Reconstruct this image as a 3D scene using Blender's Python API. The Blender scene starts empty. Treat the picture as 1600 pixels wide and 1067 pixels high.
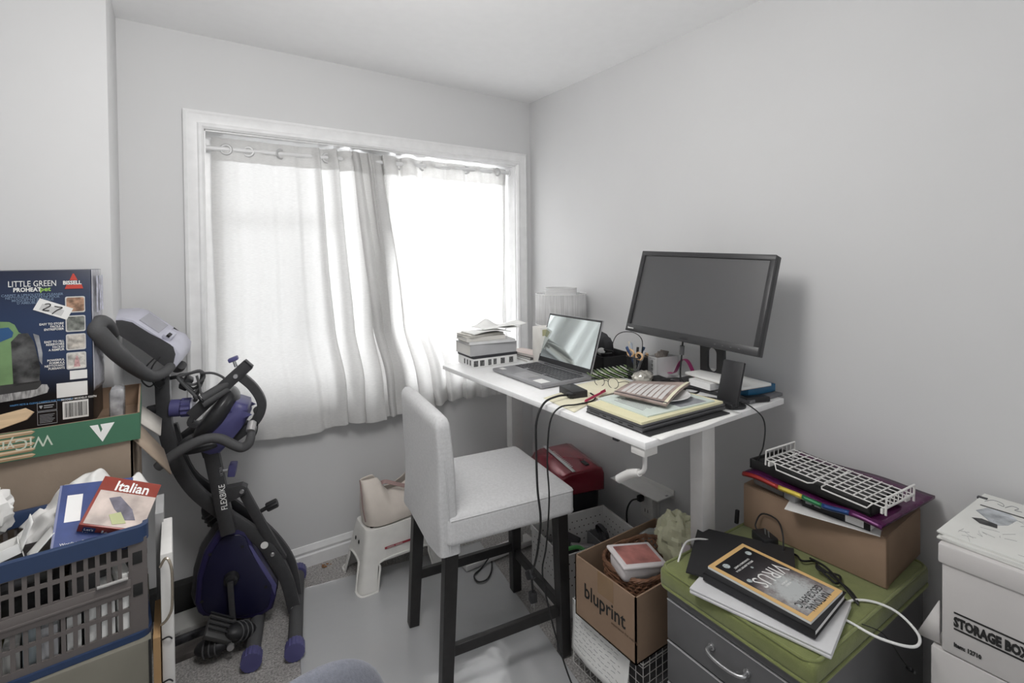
import bpy, bmesh, math, random
from mathutils import Vector, Matrix, Euler
random.seed(7)
C = bpy.context.scene
COL = C.collection
# ---------------- camera ----------------
cam_d = bpy.data.cameras.new('camera'); cam = bpy.data.objects.new('camera', cam_d); COL.objects.link(cam)
cam_d.sensor_fit = 'HORIZONTAL'; cam_d.sensor_width = 36.0
cam_d.lens = 776.75/1600*36.0
cam_d.shift_y = (414.66-533.5)/1600
cam_d.clip_start = 0.02; cam_d.clip_end = 100
_p, _r, _y = 0.01448, -0.00999, 0.59793
_f = Vector((math.sin(_y)*math.cos(_p), math.cos(_y)*math.cos(_p), -math.sin(_p)))
_rt = Vector((math.cos(_y), -math.sin(_y), 0)); _up = _rt.cross(_f)
_r2 = _rt*math.cos(_r)+_up*math.sin(_r); _u2 = -_rt*math.sin(_r)+_up*math.cos(_r)
m = Matrix.Identity(4)
for i in range(3):
    m[i][0] = _r2[i]; m[i][1] = _u2[i]; m[i][2] = -_f[i]
m[0][3], m[1][3], m[2][3] = -1.8629, -2.5226, 1.4705
cam.matrix_world = m
C.camera = cam
C.view_settings.view_transform = 'Standard'; C.view_settings.look = 'None'
C.view_settings.exposure = 0.38; C.view_settings.gamma = 1.0
C.view_settings.use_curve_mapping = False
# ---------------- world: bright overcast sky on the window side, dim room light behind ----------------
W = bpy.data.worlds.new('world'); C.world = W; W.use_nodes = True
nt = W.node_tree; nt.nodes.clear()
out = nt.nodes.new('ShaderNodeOutputWorld'); bg = nt.nodes.new('ShaderNodeBackground')
tc = nt.nodes.new('ShaderNodeTexCoord'); sx = nt.nodes.new('ShaderNodeSeparateXYZ')
cr = nt.nodes.new('ShaderNodeMapRange'); cr.inputs[1].default_value = -0.05; cr.inputs[2].default_value = 0.15
cr.inputs[3].default_value = 0.16; cr.inputs[4].default_value = 3.2
nt.links.new(tc.outputs['Generated'], sx.inputs[0]); nt.links.new(sx.outputs['Y'], cr.inputs[0])
bg.inputs[0].default_value = (0.97, 0.985, 1.0, 1)
er = nt.nodes.new('ShaderNodeMapRange'); er.inputs[1].default_value = -0.15; er.inputs[2].default_value = 0.2
er.inputs[3].default_value = 0.55; er.inputs[4].default_value = 0.40
nt.links.new(sx.outputs['Z'], er.inputs[0])
mm = nt.nodes.new('ShaderNodeMix'); mm.data_type = 'FLOAT'; w2 = nt.nodes.new('ShaderNodeMapRange'); w2.inputs[1].default_value = -0.05; w2.inputs[2].default_value = 0.15
nt.links.new(sx.outputs['Y'], w2.inputs[0]); nt.links.new(w2.outputs[0], mm.inputs[0]); nt.links.new(er.outputs[0], mm.inputs[2]); nt.links.new(cr.outputs[0], mm.inputs[3])
nt.links.new(mm.outputs[0], bg.inputs[1]); nt.links.new(bg.outputs[0], out.inputs[0])
# daylight pouring in through the window (overcast sky just outside the pane)
ld = bpy.data.lights.new('window_daylight', 'AREA'); ld.shape = 'RECTANGLE'; ld.size = 1.2; ld.size_y = 1.25; ld.energy = 46
ld.color = (0.97, 0.985, 1.0)
lo = bpy.data.objects.new('window_daylight', ld); COL.objects.link(lo); lo.location = (-0.45, 0.46, 1.5)
lo.rotation_euler = (math.radians(-90-8), 0, 0)
# unseen fill light added above the frame to brighten ceiling and walls
ld2 = bpy.data.lights.new('fill_light', 'POINT'); ld2.shadow_soft_size = 0.22; ld2.energy = 27; ld2.color = (1.0, 0.985, 0.97)
lo2 = bpy.data.objects.new('fill_light', ld2); COL.objects.link(lo2); lo2.location = (-1.6, -1.6, 2.12)

# ---------------- helpers ----------------
def setp(b, k, v):
    if k in b.inputs: b.inputs[k].default_value = v
_mats = {}
def mat(name, col, rough=0.6, metal=0.0, bump=0.0, bscale=200, vary=0.0, vscale=20, spec=0.5, stretch=None, coat=0, trans=0.0, alpha=1.0, ior=1.45, sheen=0):
    if name in _mats: return _mats[name]
    m = bpy.data.materials.new(name); m.use_nodes = True; n = m.node_tree.nodes; l = m.node_tree.links
    b = n['Principled BSDF']; c = (col[0], col[1], col[2], 1)
    b.inputs['Base Color'].default_value = c; setp(b, 'Roughness', rough); setp(b, 'Metallic', metal)
    setp(b, 'Specular IOR Level', spec); setp(b, 'Coat Weight', coat); setp(b, 'Transmission Weight', trans); setp(b, 'Alpha', alpha); setp(b, 'IOR', ior); setp(b, 'Sheen Weight', sheen)
    t = n.new('ShaderNodeTexCoord'); mp = n.new('ShaderNodeMapping'); l.new(t.outputs['Object'], mp.inputs[0])
    if stretch: mp.inputs['Scale'].default_value = stretch
    if vary <= 0: vary = 0.04
    ns = n.new('ShaderNodeTexNoise'); ns.inputs['Scale'].default_value = vscale; ns.inputs['Detail'].default_value = 4
    l.new(mp.outputs[0], ns.inputs['Vector'])
    mx = n.new('ShaderNodeMixRGB'); mx.blend_type = 'MULTIPLY'; mx.inputs[0].default_value = 1.0; mx.inputs[1].default_value = c
    rm = n.new('ShaderNodeMapRange'); rm.inputs[1].default_value = 0.3; rm.inputs[2].default_value = 0.7
    rm.inputs[3].default_value = 1-vary; rm.inputs[4].default_value = 1+vary
    l.new(ns.outputs[0], rm.inputs[0]); l.new(rm.outputs[0], mx.inputs[2]); l.new(mx.outputs[0], b.inputs['Base Color'])
    if bump > 0:
        n2 = n.new('ShaderNodeTexNoise'); n2.inputs['Scale'].default_value = bscale; n2.inputs['Detail'].default_value = 3
        l.new(mp.outputs[0], n2.inputs['Vector'])
        bp = n.new('ShaderNodeBump'); bp.inputs['Strength'].default_value = bump; bp.inputs['Distance'].default_value = 0.002
        l.new(n2.outputs[0], bp.inputs['Height']); l.new(bp.outputs[0], b.inputs['Normal'])
    _mats[name] = m; return m
def thing(name, label, cat, loc=(0,0,0), rotz=0, group=None, rot=None):
    o = bpy.data.objects.new(name, None); o.empty_display_size = 0.05; COL.objects.link(o)
    o.location = loc; o.rotation_euler = rot if rot else (0,0,math.radians(rotz))
    o['label'] = label; o['category'] = cat
    if group: o['group'] = group
    return o
def tag(o, label, cat, group=None):
    o['label'] = label; o['category'] = cat
    if group: o['group'] = group
    return o
class MB:
    def __init__(s): s.bm = bmesh.new()
    def box(s, size, loc=(0,0,0), rot=None, bev=0, seg=2, taper=None):
        g = bmesh.ops.create_cube(s.bm, size=1.0); vs = g['verts']
        for v in vs:
            v.co = Vector((v.co.x*size[0], v.co.y*size[1], v.co.z*size[2]))
            if taper and v.co.z < 0: v.co.x *= taper; v.co.y *= taper
        if bev > 0:
            es = list({e for v in vs for e in v.link_edges})
            r = bmesh.ops.bevel(s.bm, geom=es, offset=bev, segments=seg, affect='EDGES', profile=0.5)
            vs = list({v for f in r['faces'] for v in f.verts} | {v for v in vs if v.is_valid})
        M = Matrix.Translation(loc) @ (Euler(rot).to_matrix().to_4x4() if rot else Matrix.Identity(4))
        for v in vs: v.co = M @ v.co
        return s
    def bx(s, x0, x1, y0, y1, z0, z1, bev=0, seg=2):
        return s.box((x1-x0, y1-y0, z1-z0), ((x0+x1)/2, (y0+y1)/2, (z0+z1)/2), bev=bev, seg=seg)
    def tube(s, pts, r, n=10, sub=5, prof=None, up=None, closed=False, cap=True):
        P = [Vector(p) for p in pts]; k = len(P)
        R = r if isinstance(r, (list, tuple)) else [r]*k
        Q = []; RR = []
        if sub > 1 and k > 2:
            rng = k if closed else k-1
            for i in range(rng):
                if closed: a, b, c, d = P[(i-1)%k], P[i], P[(i+1)%k], P[(i+2)%k]
                else: a, b, c, d = P[max(i-1,0)], P[i], P[i+1], P[min(i+2,k-1)]
                for j in range(sub):
                    t = j/sub
                    Q.append(0.5*((2*b)+(c-a)*t+(2*a-5*b+4*c-d)*t*t+(3*b-a-3*c+d)*t**3))
                    RR.append(R[i]*(1-t)+R[(i+1)%k]*t)
            if not closed: Q.append(P[-1]); RR.append(R[-1])
        else: Q, RR = P, list(R)
        m_ = len(Q); rings = []
        nrm = None
        for i in range(m_):
            if closed: T = (Q[(i+1)%m_]-Q[i-1])
            else: T = Q[min(i+1,m_-1)]-Q[max(i-1,0)]
            if T.length < 1e-9: T = Vector((0,0,1))
            T.normalize()
            if up is not None:
                N = Vector(up) - T*T.dot(Vector(up))
                if N.length < 1e-6: N = T.orthogonal()
            elif nrm is None: N = T.orthogonal()
            else:
                N = nrm - T*T.dot(nrm)
                if N.length < 1e-6: N = T.orthogonal()
            N.normalize(); nrm = N; B = T.cross(N)
            ring = []
            if prof:
                for (a, b) in prof: ring.append(s.bm.verts.new(Q[i]+N*a*RR[i]+B*b*RR[i]))
            else:
                for j in range(n):
                    an = 2*math.pi*j/n; ring.append(s.bm.verts.new(Q[i]+(N*math.cos(an)+B*math.sin(an))*RR[i]))
            rings.append(ring)
        nn = len(rings[0]); last = m_ if closed else m_-1
        for i in range(last):
            a, b = rings[i], rings[(i+1)%m_]
            for j in range(nn): s.bm.faces.new((a[j], a[(j+1)%nn], b[(j+1)%nn], b[j]))
        if cap and not closed:
            s.bm.faces.new(list(reversed(rings[0]))); s.bm.faces.new(rings[-1])
        return s
    def cyl(s, p0, p1, r, n=24, r2=None):
        return s.tube([p0, p1], [r, r if r2 is None else r2], n=n, sub=1)
    def lathe(s, prof, n=32, loc=(0,0,0), rot=None, cap=False):
        M = Matrix.Translation(loc) @ (Euler(rot).to_matrix().to_4x4() if rot else Matrix.Identity(4)); rings = []
        for (r, z) in prof:
            rings.append([s.bm.verts.new(M @ Vector((r*math.cos(2*math.pi*j/n), r*math.sin(2*math.pi*j/n), z))) for j in range(n)])
        for a, b in zip(rings[:-1], rings[1:]):
            for j in range(n): s.bm.faces.new((a[j], a[(j+1)%n], b[(j+1)%n], b[j]))
        if cap:
            s.bm.faces.new(list(reversed(rings[0]))); s.bm.faces.new(rings[-1])
        return s
    def prism(s, poly, h, M=None, bev=0):
        """poly in local xy, extruded along +z by h, placed by M"""
        M = M or Matrix.Identity(4)
        a = [s.bm.verts.new(Vector((p[0], p[1], 0))) for p in poly]; b = [s.bm.verts.new(Vector((p[0], p[1], h))) for p in poly]
        n = len(poly); fs = []
        fs.append(s.bm.faces.new(list(reversed(a)))); fs.append(s.bm.faces.new(b))
        for j in range(n): fs.append(s.bm.faces.new((a[j], a[(j+1)%n], b[(j+1)%n], b[j])))
        vs = a+b
        if bev > 0:
            es = list({e for f in fs[:2] for e in f.edges})
            r = bmesh.ops.bevel(s.bm, geom=es, offset=bev, segments=2, affect='EDGES', profile=0.5)
            vs = list({v for f in r['faces'] for v in f.verts} | {v for v in vs if v.is_valid})
        for v in vs: v.co = M @ v.co
        return s
    def quad(s, pts):
        s.bm.faces.new([s.bm.verts.new(Vector(p)) for p in pts]); return s
    def grid(s, f, nu, nv, closeu=False):
        V = [[s.bm.verts.new(Vector(f(i/nu, j/nv))) for j in range(nv+1)] for i in range(nu+(0 if closeu else 1))]
        k = len(V)
        for i in range(nu):
            a = V[i]; b = V[(i+1)%k]
            for j in range(nv): s.bm.faces.new((a[j], b[j], b[j+1], a[j+1]))
        return s
    def build(s, name, m, parent=None, smooth=None, solid=0, subsurf=0, off=-1, bevel=0, loc=None, rot=None):
        me = bpy.data.meshes.new(name)
        bmesh.ops.recalc_face_normals(s.bm, faces=s.bm.faces[:])
        ang = math.radians(smooth if smooth is not None else 35)
        for f in s.bm.faces: f.smooth = True
        for e in s.bm.edges:
            if len(e.link_faces) == 2:
                e.smooth = e.calc_face_angle(0) < ang
        s.bm.to_mesh(me); s.bm.free()
        me.materials.append(m)
        o = bpy.data.objects.new(name, me); COL.objects.link(o)
        if parent: o.parent = parent
        if loc: o.location = loc
        if rot: o.rotation_euler = rot
        if solid: md = o.modifiers.new('solid', 'SOLIDIFY'); md.thickness = solid; md.offset = off
        if bevel: md = o.modifiers.new('bevel', 'BEVEL'); md.width = bevel; md.segments = 2; md.limit_method = 'ANGLE'
        if subsurf: md = o.modifiers.new('sub', 'SUBSURF'); md.levels = subsurf; md.render_levels = subsurf
        return o
def frame(o, x, y):
    """matrix with origin o, local x and y directions (world or parent space)"""
    x = Vector(x).normalized(); y = Vector(y); y = (y-x*x.dot(y)).normalized(); z = x.cross(y)
    M = Matrix.Identity(4)
    for i in range(3): M[i][0] = x[i]; M[i][1] = y[i]; M[i][2] = z[i]; M[i][3] = o[i]
    return M
def text(parent, s, size, o, x, y, m, name='lettering', bold=0.0, align='LEFT', sx=1.0, ext=0.0002):
    cu = bpy.data.curves.new('t', 'FONT'); cu.body = s; cu.size = size; cu.offset = bold*size; cu.extrude = ext
    cu.align_x = align; cu.resolution_u = 2
    to = bpy.data.objects.new('t', cu); COL.objects.link(to)
    dg = bpy.context.evaluated_depsgraph_get(); dg.update()
    me = bpy.data.meshes.new_from_object(to.evaluated_get(dg)); bpy.data.objects.remove(to); bpy.data.curves.remove(cu)
    M = frame(o, x, y) @ Matrix.Diagonal((sx,1,1,1)); me.transform(M); me.name = name
    me.materials.clear(); me.materials.append(m)
    ob = bpy.data.objects.new(name, me); COL.objects.link(ob); ob.parent = parent; return ob
def struct(o): o['kind'] = 'structure'; return o
R = math.radians
# ---------------- shared materials ----------------
BLK = mat('black_plastic', (0.018,0.018,0.02), 0.45)
DRK = mat('dark_grey_plastic', (0.05,0.05,0.055), 0.5)
WHT = mat('white_paint', (0.82,0.82,0.81), 0.45)
PAPER = mat('white_paper', (0.84,0.84,0.82), 0.8, vary=0.02)
CREAM = mat('cream_paper', (0.80,0.76,0.58), 0.8)
INK = mat('black_ink', (0.02,0.02,0.02), 0.7)
GINK = mat('grey_ink', (0.30,0.30,0.31), 0.8)
CARD = mat('brown_cardboard', (0.30,0.205,0.14), 0.85, vary=0.08, vscale=8, bump=0.15, bscale=90)
CARDD = mat('cardboard_inside', (0.26,0.175,0.115), 0.85, vary=0.08, vscale=8)
STEEL = mat('brushed_steel', (0.55,0.55,0.56), 0.3, 0.9)
CABLE = mat('black_cable', (0.012,0.012,0.013), 0.5)
WCABLE = mat('white_cable', (0.8,0.8,0.78), 0.4)
# ================= ROOM =================
WALL = mat('wall_paint', (0.64,0.64,0.642), 0.75, bump=0.05, bscale=400, vary=0.012, vscale=3)
CEIL = mat('ceiling_paint', (0.90,0.90,0.902), 0.85, bump=0.05, bscale=300, vary=0.01)
TRIM = mat('trim_paint', (0.80,0.80,0.80), 0.4)
def carpet():
    m = bpy.data.materials.new('grey_carpet'); m.use_nodes = True; n = m.node_tree.nodes; l = m.node_tree.links
    b = n['Principled BSDF']; b.inputs['Roughness'].default_value = 1.0; setp(b, 'Sheen Weight', 0.3)
    t = n.new('ShaderNodeTexCoord'); v = n.new('ShaderNodeTexNoise'); v.inputs['Scale'].default_value = 130; v.inputs['Detail'].default_value = 5; v.inputs['Roughness'].default_value = 0.8
    v2 = n.new('ShaderNodeTexNoise'); v2.inputs['Scale'].default_value = 14
    r = n.new('ShaderNodeValToRGB'); r.color_ramp.elements[0].position = 0.38; r.color_ramp.elements[1].position = 0.64
    r.color_ramp.elements[0].color = (0.17,0.16,0.15,1); r.color_ramp.elements[1].color = (0.72,0.69,0.67,1)
    mx = n.new('ShaderNodeMixRGB'); mx.blend_type = 'MULTIPLY'; mx.inputs[0].default_value = 0.35
    l.new(t.outputs['Object'], v.inputs['Vector']); l.new(t.outputs['Object'], v2.inputs['Vector']); l.new(v.outputs[0], r.inputs[0])
    l.new(r.outputs[0], mx.inputs[1]); l.new(v2.outputs[0], mx.inputs[2]); l.new(mx.outputs[0], b.inputs['Base Color'])
    bp = n.new('ShaderNodeBump'); bp.inputs['Strength'].default_value = 0.9; bp.inputs['Distance'].default_value = 0.006
    l.new(v.outputs[0], bp.inputs['Height']); l.new(bp.outputs[0], b.inputs['Normal'])
    return m
struct(MB().bx(-3.6,0.12,-3.6,0.35,-0.1,0).build('floor', carpet()))
struct(MB().bx(-3.6,0.12,-3.6,0.35,2.44,2.52).build('ceiling', CEIL))
struct(MB().bx(0,0.12,-3.6,0.35,0,2.44).build('wall_right', WALL))
struct(MB().bx(-3.72,-3.6,-3.6,-0.35,0,2.44).build('wall_side', WALL))
WX0, WX1, WZ0, WZ1 = -1.744, -0.115, 0.775, 2.038
w = MB(); w.bx(-2.037,WX0,0,0.2,0,2.44); w.bx(WX1,0,0,0.2,0,2.44); w.bx(WX0,WX1,0,0.2,0,WZ0); w.bx(WX0,WX1,0,0.2,WZ1,2.44)
struct(w.build('wall_window', WALL))
struct(MB().bx(-3.6,-2.037,-0.35,0.2,0,2.44,bev=0.004).build('wall_left', WALL))
# casing round the window: stepped profile
tr = MB(); prof = [(0,0),(0,0.016),(0.012,0.022),(0.02,0.018),(0.05,0.014),(0.056,0.02),(0.066,0.022),(0.075,0.014),(0.077,0)]
a = Matrix.Identity(4); loops = []
for (d, h) in prof:
    e = 0.077-d
    loops.append([tr.bm.verts.new((x, -h, z)) for x, z in ((WX0-e,WZ0-e),(WX1+e,WZ0-e),(WX1+e,WZ1+e),(WX0-e,WZ1+e))])
for p, q_ in zip(loops[:-1], loops[1:]):
    for j in range(4): tr.bm.faces.new((p[j], p[(j+1)%4], q_[(j+1)%4], q_[j]))
struct(tr.build('trim_1', TRIM, smooth=20))
# baseboards
def baseb(p0, p1, nx, ny, name):
    b = MB(); prof = [(0,0),(0.014,0),(0.014,0.055),(0.009,0.062),(0.012,0.075),(0.007,0.09),(0.004,0.1),(0,0.102)]
    L0, L1 = [], []
    for (d, z) in prof:
        L0.append(b.bm.verts.new((p0[0]+nx*d, p0[1]+ny*d, z))); L1.append(b.bm.verts.new((p1[0]+nx*d, p1[1]+ny*d, z)))
    for j in range(len(prof)-1): b.bm.faces.new((L0[j], L0[j+1], L1[j+1], L1[j]))
    b.bm.faces.new(L0); b.bm.faces.new(list(reversed(L1)))
    return struct(b.build(name, TRIM, smooth=20))
baseb((-2.037,0),(0,0),0,-1,'baseboard_window'); baseb((0,0),(0,-3.6),-1,0,'baseboard_right'); baseb((-3.6,-0.35),(-2.037,-0.35),0,-1,'baseboard_left')
# window sashes, glass, jamb
win = thing('window_1', '', ''); del win['label']; del win['category']; win['kind'] = 'structure'
VINYL = mat('white_vinyl', (0.85,0.85,0.85), 0.35)
f = MB()
f.bx(WX0+0.004,WX0+0.045,0.11,0.171,WZ0+0.006,WZ1-0.004); f.bx(WX1-0.045,WX1-0.004,0.11,0.171,WZ0+0.006,WZ1-0.004); f.bx(WX0+0.045,WX1-0.045,0.112,0.169,WZ0+0.006,WZ0+0.045); f.bx(WX0+0.045,WX1-0.045,0.112,0.169,WZ1-0.018,WZ1-0.004)
xm = (WX0+WX1)/2
f.bx(xm-0.03,xm+0.03,0.11,0.17,WZ0,WZ1)
struct(f.build('window_frame', VINYL, win))
for k,(xa,xb) in enumerate(((WX0+0.045,xm-0.03),(xm+0.03,WX1-0.045))):
    s_ = MB(); s_.bx(xa,xa+0.03,0.12,0.155,WZ0+0.045,WZ1-0.018); s_.bx(xb-0.03,xb,0.12,0.155,WZ0+0.045,WZ1-0.018)
    s_.bx(xa,xb,0.12,0.155,WZ0+0.045,WZ0+0.075); s_.bx(xa,xb,0.12,0.155,WZ1-0.032,WZ1-0.018)
    xc = (xa+xb)/2; s_.bx(xc-0.008,xc+0.008,0.13,0.145,WZ0+0.05,WZ1-0.05)
    zc = 1.66; s_.bx(xa,xb,0.13,0.145,zc-0.008,zc+0.008)
    sa = struct(s_.build('sash', VINYL, win))
    g = bpy.data.materials.new('glass%d'%k); g.use_nodes = True; n = g.node_tree.nodes; l = g.node_tree.links
    n.clear(); oo = n.new('ShaderNodeOutputMaterial'); tb = n.new('ShaderNodeBsdfTransparent'); gb = n.new('ShaderNodeBsdfGlossy'); gb.inputs['Roughness'].default_value = 0.02
    fr = n.new('ShaderNodeFresnel'); mx = n.new('ShaderNodeMixShader'); l.new(fr.outputs[0], mx.inputs[0]); l.new(tb.outputs[0], mx.inputs[1]); l.new(gb.outputs[0], mx.inputs[2]); l.new(mx.outputs[0], oo.inputs[0])
    struct(MB().bx(xa+0.02,xb-0.02,0.135,0.139,WZ0+0.06,WZ1-0.025).build('pane', g, sa))
jm = MB(); jm.bx(WX0,WX0+0.004,0,0.17,WZ0,WZ1); jm.bx(WX1-0.004,WX1,0,0.17,WZ0,WZ1); jm.bx(WX0,WX1,-0.001,0.17,WZ0,WZ0+0.006); jm.bx(WX0,WX1,0,0.17,WZ1-0.004,WZ1)
struct(jm.build('jamb', VINYL, win))
# leaf bits dropped on the carpet by the baseboard
lf = mat('dry_leaf', (0.30,0.14,0.05), 0.8)
b = MB()
for k in range(7):
    x = -1.17+random.uniform(-0.02,0.02)-0.11; y = -0.03+random.uniform(-0.015,0.012); an = random.uniform(0,6)
    b.box((0.012,0.005,0.002),(x-0.0,y-0.02,0.004+k*0.001),rot=(random.uniform(-.5,.5),random.uniform(-.5,.5),an))
o = tag(b.build('crumbled_leaf', lf), 'brown crumbled dry leaf on the carpet against the baseboard', 'leaf')

# ================= CURTAINS =================
def curtain_mat():
    m = bpy.data.materials.new('sheer_linen'); m.use_nodes = True; n = m.node_tree.nodes; l = m.node_tree.links
    n.clear(); oo = n.new('ShaderNodeOutputMaterial')
    t = n.new('ShaderNodeTexCoord'); mp = n.new('ShaderNodeMapping'); mp.inputs['Scale'].default_value = (60,60,900)
    ns = n.new('ShaderNodeTexNoise'); ns.inputs['Scale'].default_value = 1.0; ns.inputs['Detail'].default_value = 3
    l.new(t.outputs['Object'], mp.inputs[0]); l.new(mp.outputs[0], ns.inputs['Vector'])
    rm = n.new('ShaderNodeMapRange'); rm.inputs[1].default_value = 0.3; rm.inputs[2].default_value = 0.7; rm.inputs[3].default_value = 0.86; rm.inputs[4].default_value = 1.0
    l.new(ns.outputs[0], rm.inputs[0])
    cm = n.new('ShaderNodeMixRGB'); cm.blend_type = 'MULTIPLY'; cm.inputs[0].default_value = 1; cm.inputs[1].default_value = (0.80,0.795,0.785,1); l.new(rm.outputs[0], cm.inputs[2])
    d = n.new('ShaderNodeBsdfDiffuse'); tr = n.new('ShaderNodeBsdfTranslucent'); tp = n.new('ShaderNodeBsdfTransparent')
    l.new(cm.outputs[0], d.inputs[0]); l.new(cm.outputs[0], tr.inputs[0])
    m1 = n.new('ShaderNodeMixShader'); m1.inputs[0].default_value = 0.36; l.new(d.outputs[0], m1.inputs[1]); l.new(tr.outputs[0], m1.inputs[2])
    m2 = n.new('ShaderNodeMixShader'); m2.inputs[0].default_value = 0.012; l.new(m1.outputs[0], m2.inputs[1]); l.new(tp.outputs[0], m2.inputs[2])
    l.new(m2.outputs[0], oo.inputs[0]); return m
CUR = curtain_mat()
rod = thing('curtain_rod', 'thin white curtain rod spanning inside the window recess', 'curtain rod', (0,0.062,1.985))
RODM = mat('rod_white_metal', (0.75,0.75,0.75), 0.3)
rod_b = MB().cyl((-1.742,0,-0.012),(-0.117,0,0.018),0.011); rod_b.build('pole', RODM, rod)
for x,dz in ((-1.738,-0.012),(-0.121,0.018)):
    MB().cyl((x-0.0035,0,dz),(x+0.0035,0,dz),0.019).build('end_cap', RODM, rod)
RINGM = mat('grommet_metal', (0.6,0.6,0.6), 0.3, 0.7)
def ease(t): t=max(0,min(1,t)); return t*t*(3-2*t)
def curtain(label, xt, xb, folds, flat, seed, hem, groms, key):
    """xt/xb: lists of (u, x) for top and bottom ; folds: list of (u, amp, width)"""
    t = thing('curtain', label, 'curtain', (0,0.062,1.985), group=None)
    rnd = random.Random(seed); ph = [rnd.uniform(0,6.28) for _ in range(8)]
    def interp(tab, u):
        for (a, xa), (b, xb_) in zip(tab[:-1], tab[1:]):
            if u <= b: return xa+(xb_-xa)*(u-a)/(b-a)
        return tab[-1][1]
    def surf(u, v):
        z = 0.038+(hem(u)-2.02)*v; zz = 1.985+z
        x = interp(xt,u)*(1-v)+interp(xb,u)*v
        amp = interp(folds,u)
        k = key
        y = amp*(math.sin(2*math.pi*k*u+ph[0]+0.5*math.sin(3*v+ph[1]))*0.8+0.3*math.sin(2*math.pi*k*2.3*u+ph[2]+v))
        if v < 0.06: y *= 0.65+0.35*v/0.06
        x += 0.010*math.sin(7*v+9*u+ph[3])*v+amp*0.9*math.sin(2*math.pi*k*u*1.0+ph[4])*(0.5+0.5*v)
        # hangs out over the sill and casing at the bottom
        y += -0.112*ease((1.12-zz)/0.26)
        y += 0.004*math.sin(60*u+ph[5])*v
        y = max(min(y, 0.045), -0.2) if zz > 0.85 else min(y,-0.09)
        if v > 0.97: y -= 0.006
        return (x, y, z)
    b = MB(); b.grid(surf, 220, 70); o = b.build('fabric', CUR, t, smooth=180)
    hb = MB(); hb.grid(lambda u,v: tuple(Vector(surf(u,v*0.075))+Vector((0,-0.003,0))), 220, 5); hb.build('heading_band', CUR, t, smooth=180)
    hb = MB(); hb.grid(lambda u,v: tuple(Vector(surf(u,0.965+v*0.035))+Vector((0,-0.002,0))), 220, 2); hb.build('hem', CUR, t, smooth=180)
    for u in groms:
        p = surf(u, 0.035)
        MB().lathe([(0.015,0),(0.017,0.003),(0.023,0.003),(0.026,0)],24,(p[0],p[1]-0.006,0.0+p[0]*0.0185+0.018),(R(90),0,R(rnd.uniform(-25,25)))).build('grommet', RINGM, t)
    return t
curtain('sheer white curtain covering the left half of the window, mostly flat',
  [(0,-1.71),(0.5,-1.29),(1,-0.99)], [(0,-1.70),(0.45,-1.25),(0.8,-1.02),(1,-0.87)],
  [(0,0.014),(0.1,0.006),(0.45,0.008),(0.55,0.045),(1,0.05)], 0, 3, lambda u: 0.655+0.01*math.sin(14*u)+0.012*u, (0.06,0.17,0.33,0.62,0.8), 7)
curtain('sheer white curtain covering the right half of the window, bunched at the middle',
  [(0,-1.10),(0.3,-0.90),(0.5,-0.70),(0.7,-0.45),(1,-0.14)], [(0,-0.93),(0.3,-0.72),(0.5,-0.62),(0.7,-0.45),(1,-0.17)],
  [(0,0.05),(0.42,0.048),(0.55,0.02),(0.8,0.014),(1,0.014)], 0, 11, lambda u: 0.675-0.01*math.sin(9*u), (0.35,0.5,0.72,0.93), 8)
# ================= DESK =================
DZ = 0.964
LAM = mat('desk_laminate', (0.90,0.90,0.90), 0.35, vary=0.02, vscale=60)
DLEG = mat('desk_leg_paint', (0.70,0.69,0.68), 0.45)
desk = thing('standing_desk', 'white crank standing desk along the right wall, covered with laptops, books and papers', 'desk', (-0.445,-0.995,0))
D0 = (-0.445,-0.995)
MB().bx(-0.81-D0[0],-0.081-D0[0],-1.612-D0[1],-0.378-D0[1],DZ-0.02,DZ,bev=0.002).build('tabletop', LAM, desk)
for y1 in (-0.485,-1.563):
    yy = y1-D0[1]
    MB().bx(-0.485-D0[0],-0.418-D0[0],yy,yy+0.047,0.52,DZ-0.045,bev=0.003).build('leg', DLEG, desk)
    MB().bx(-0.481-D0[0],-0.422-D0[0],yy+0.004,yy+0.043,0.03,0.9,bev=0.003).build('leg_inner_tube', DLEG, desk)
    xe = -0.36 if y1 > -1 else -0.12
    fo = MB(); fo.bx(-0.755-D0[0],xe-D0[0],yy-0.01,yy+0.06,0.008,0.034,bev=0.004); fo.build('foot', DLEG, desk)
    MB().bx(-0.72-D0[0],-0.15-D0[0],yy+0.005,yy+0.045,DZ-0.048,DZ-0.0205,bev=0.002).build('support_arm', DLEG, desk)
MB().bx(-0.50-D0[0],-0.40-D0[0],-1.5-D0[1],-0.44-D0[1],DZ-0.046,DZ-0.022,bev=0.002).build('cross_beam', DLEG, desk)
MB().bx(-0.80-D0[0],-0.79-D0[0],-1.50-D0[1],-1.48-D0[1],DZ-0.032,DZ-0.021).build('cable_clip', DRK, desk)
# crank handle
WPL = mat('white_plastic', (0.74,0.73,0.71), 0.4)
cx, cyy = -D0[0], -D0[1]
MB().bx(-0.805+cx,-0.75+cx,-1.605+cyy,-1.555+cyy,DZ-0.045,DZ-0.0205,bev=0.003).build('crank_mount', WPL, desk)
ck = MB(); ck.tube([(-0.775+cx,-1.58+cyy,DZ-0.04),(-0.775+cx,-1.58+cyy,0.90),(-0.775+cx,-1.578+cyy,0.872),(-0.775+cx,-1.565+cyy,0.858),(-0.775+cx,-1.545+cyy,0.850)],0.0065,n=12,sub=4)
crank = ck.build('crank_rod', WPL, desk)
MB().tube([(-0.775+cx,-1.56+cyy,0.856),(-0.772+cx,-1.52+cyy,0.838),(-0.77+cx,-1.475+cyy,0.806)],[0.0105,0.013,0.0125],n=14,sub=3).build('crank_grip', WPL, crank)
YLB = mat('yellow_label', (0.75,0.66,0.30), 0.7)
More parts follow.
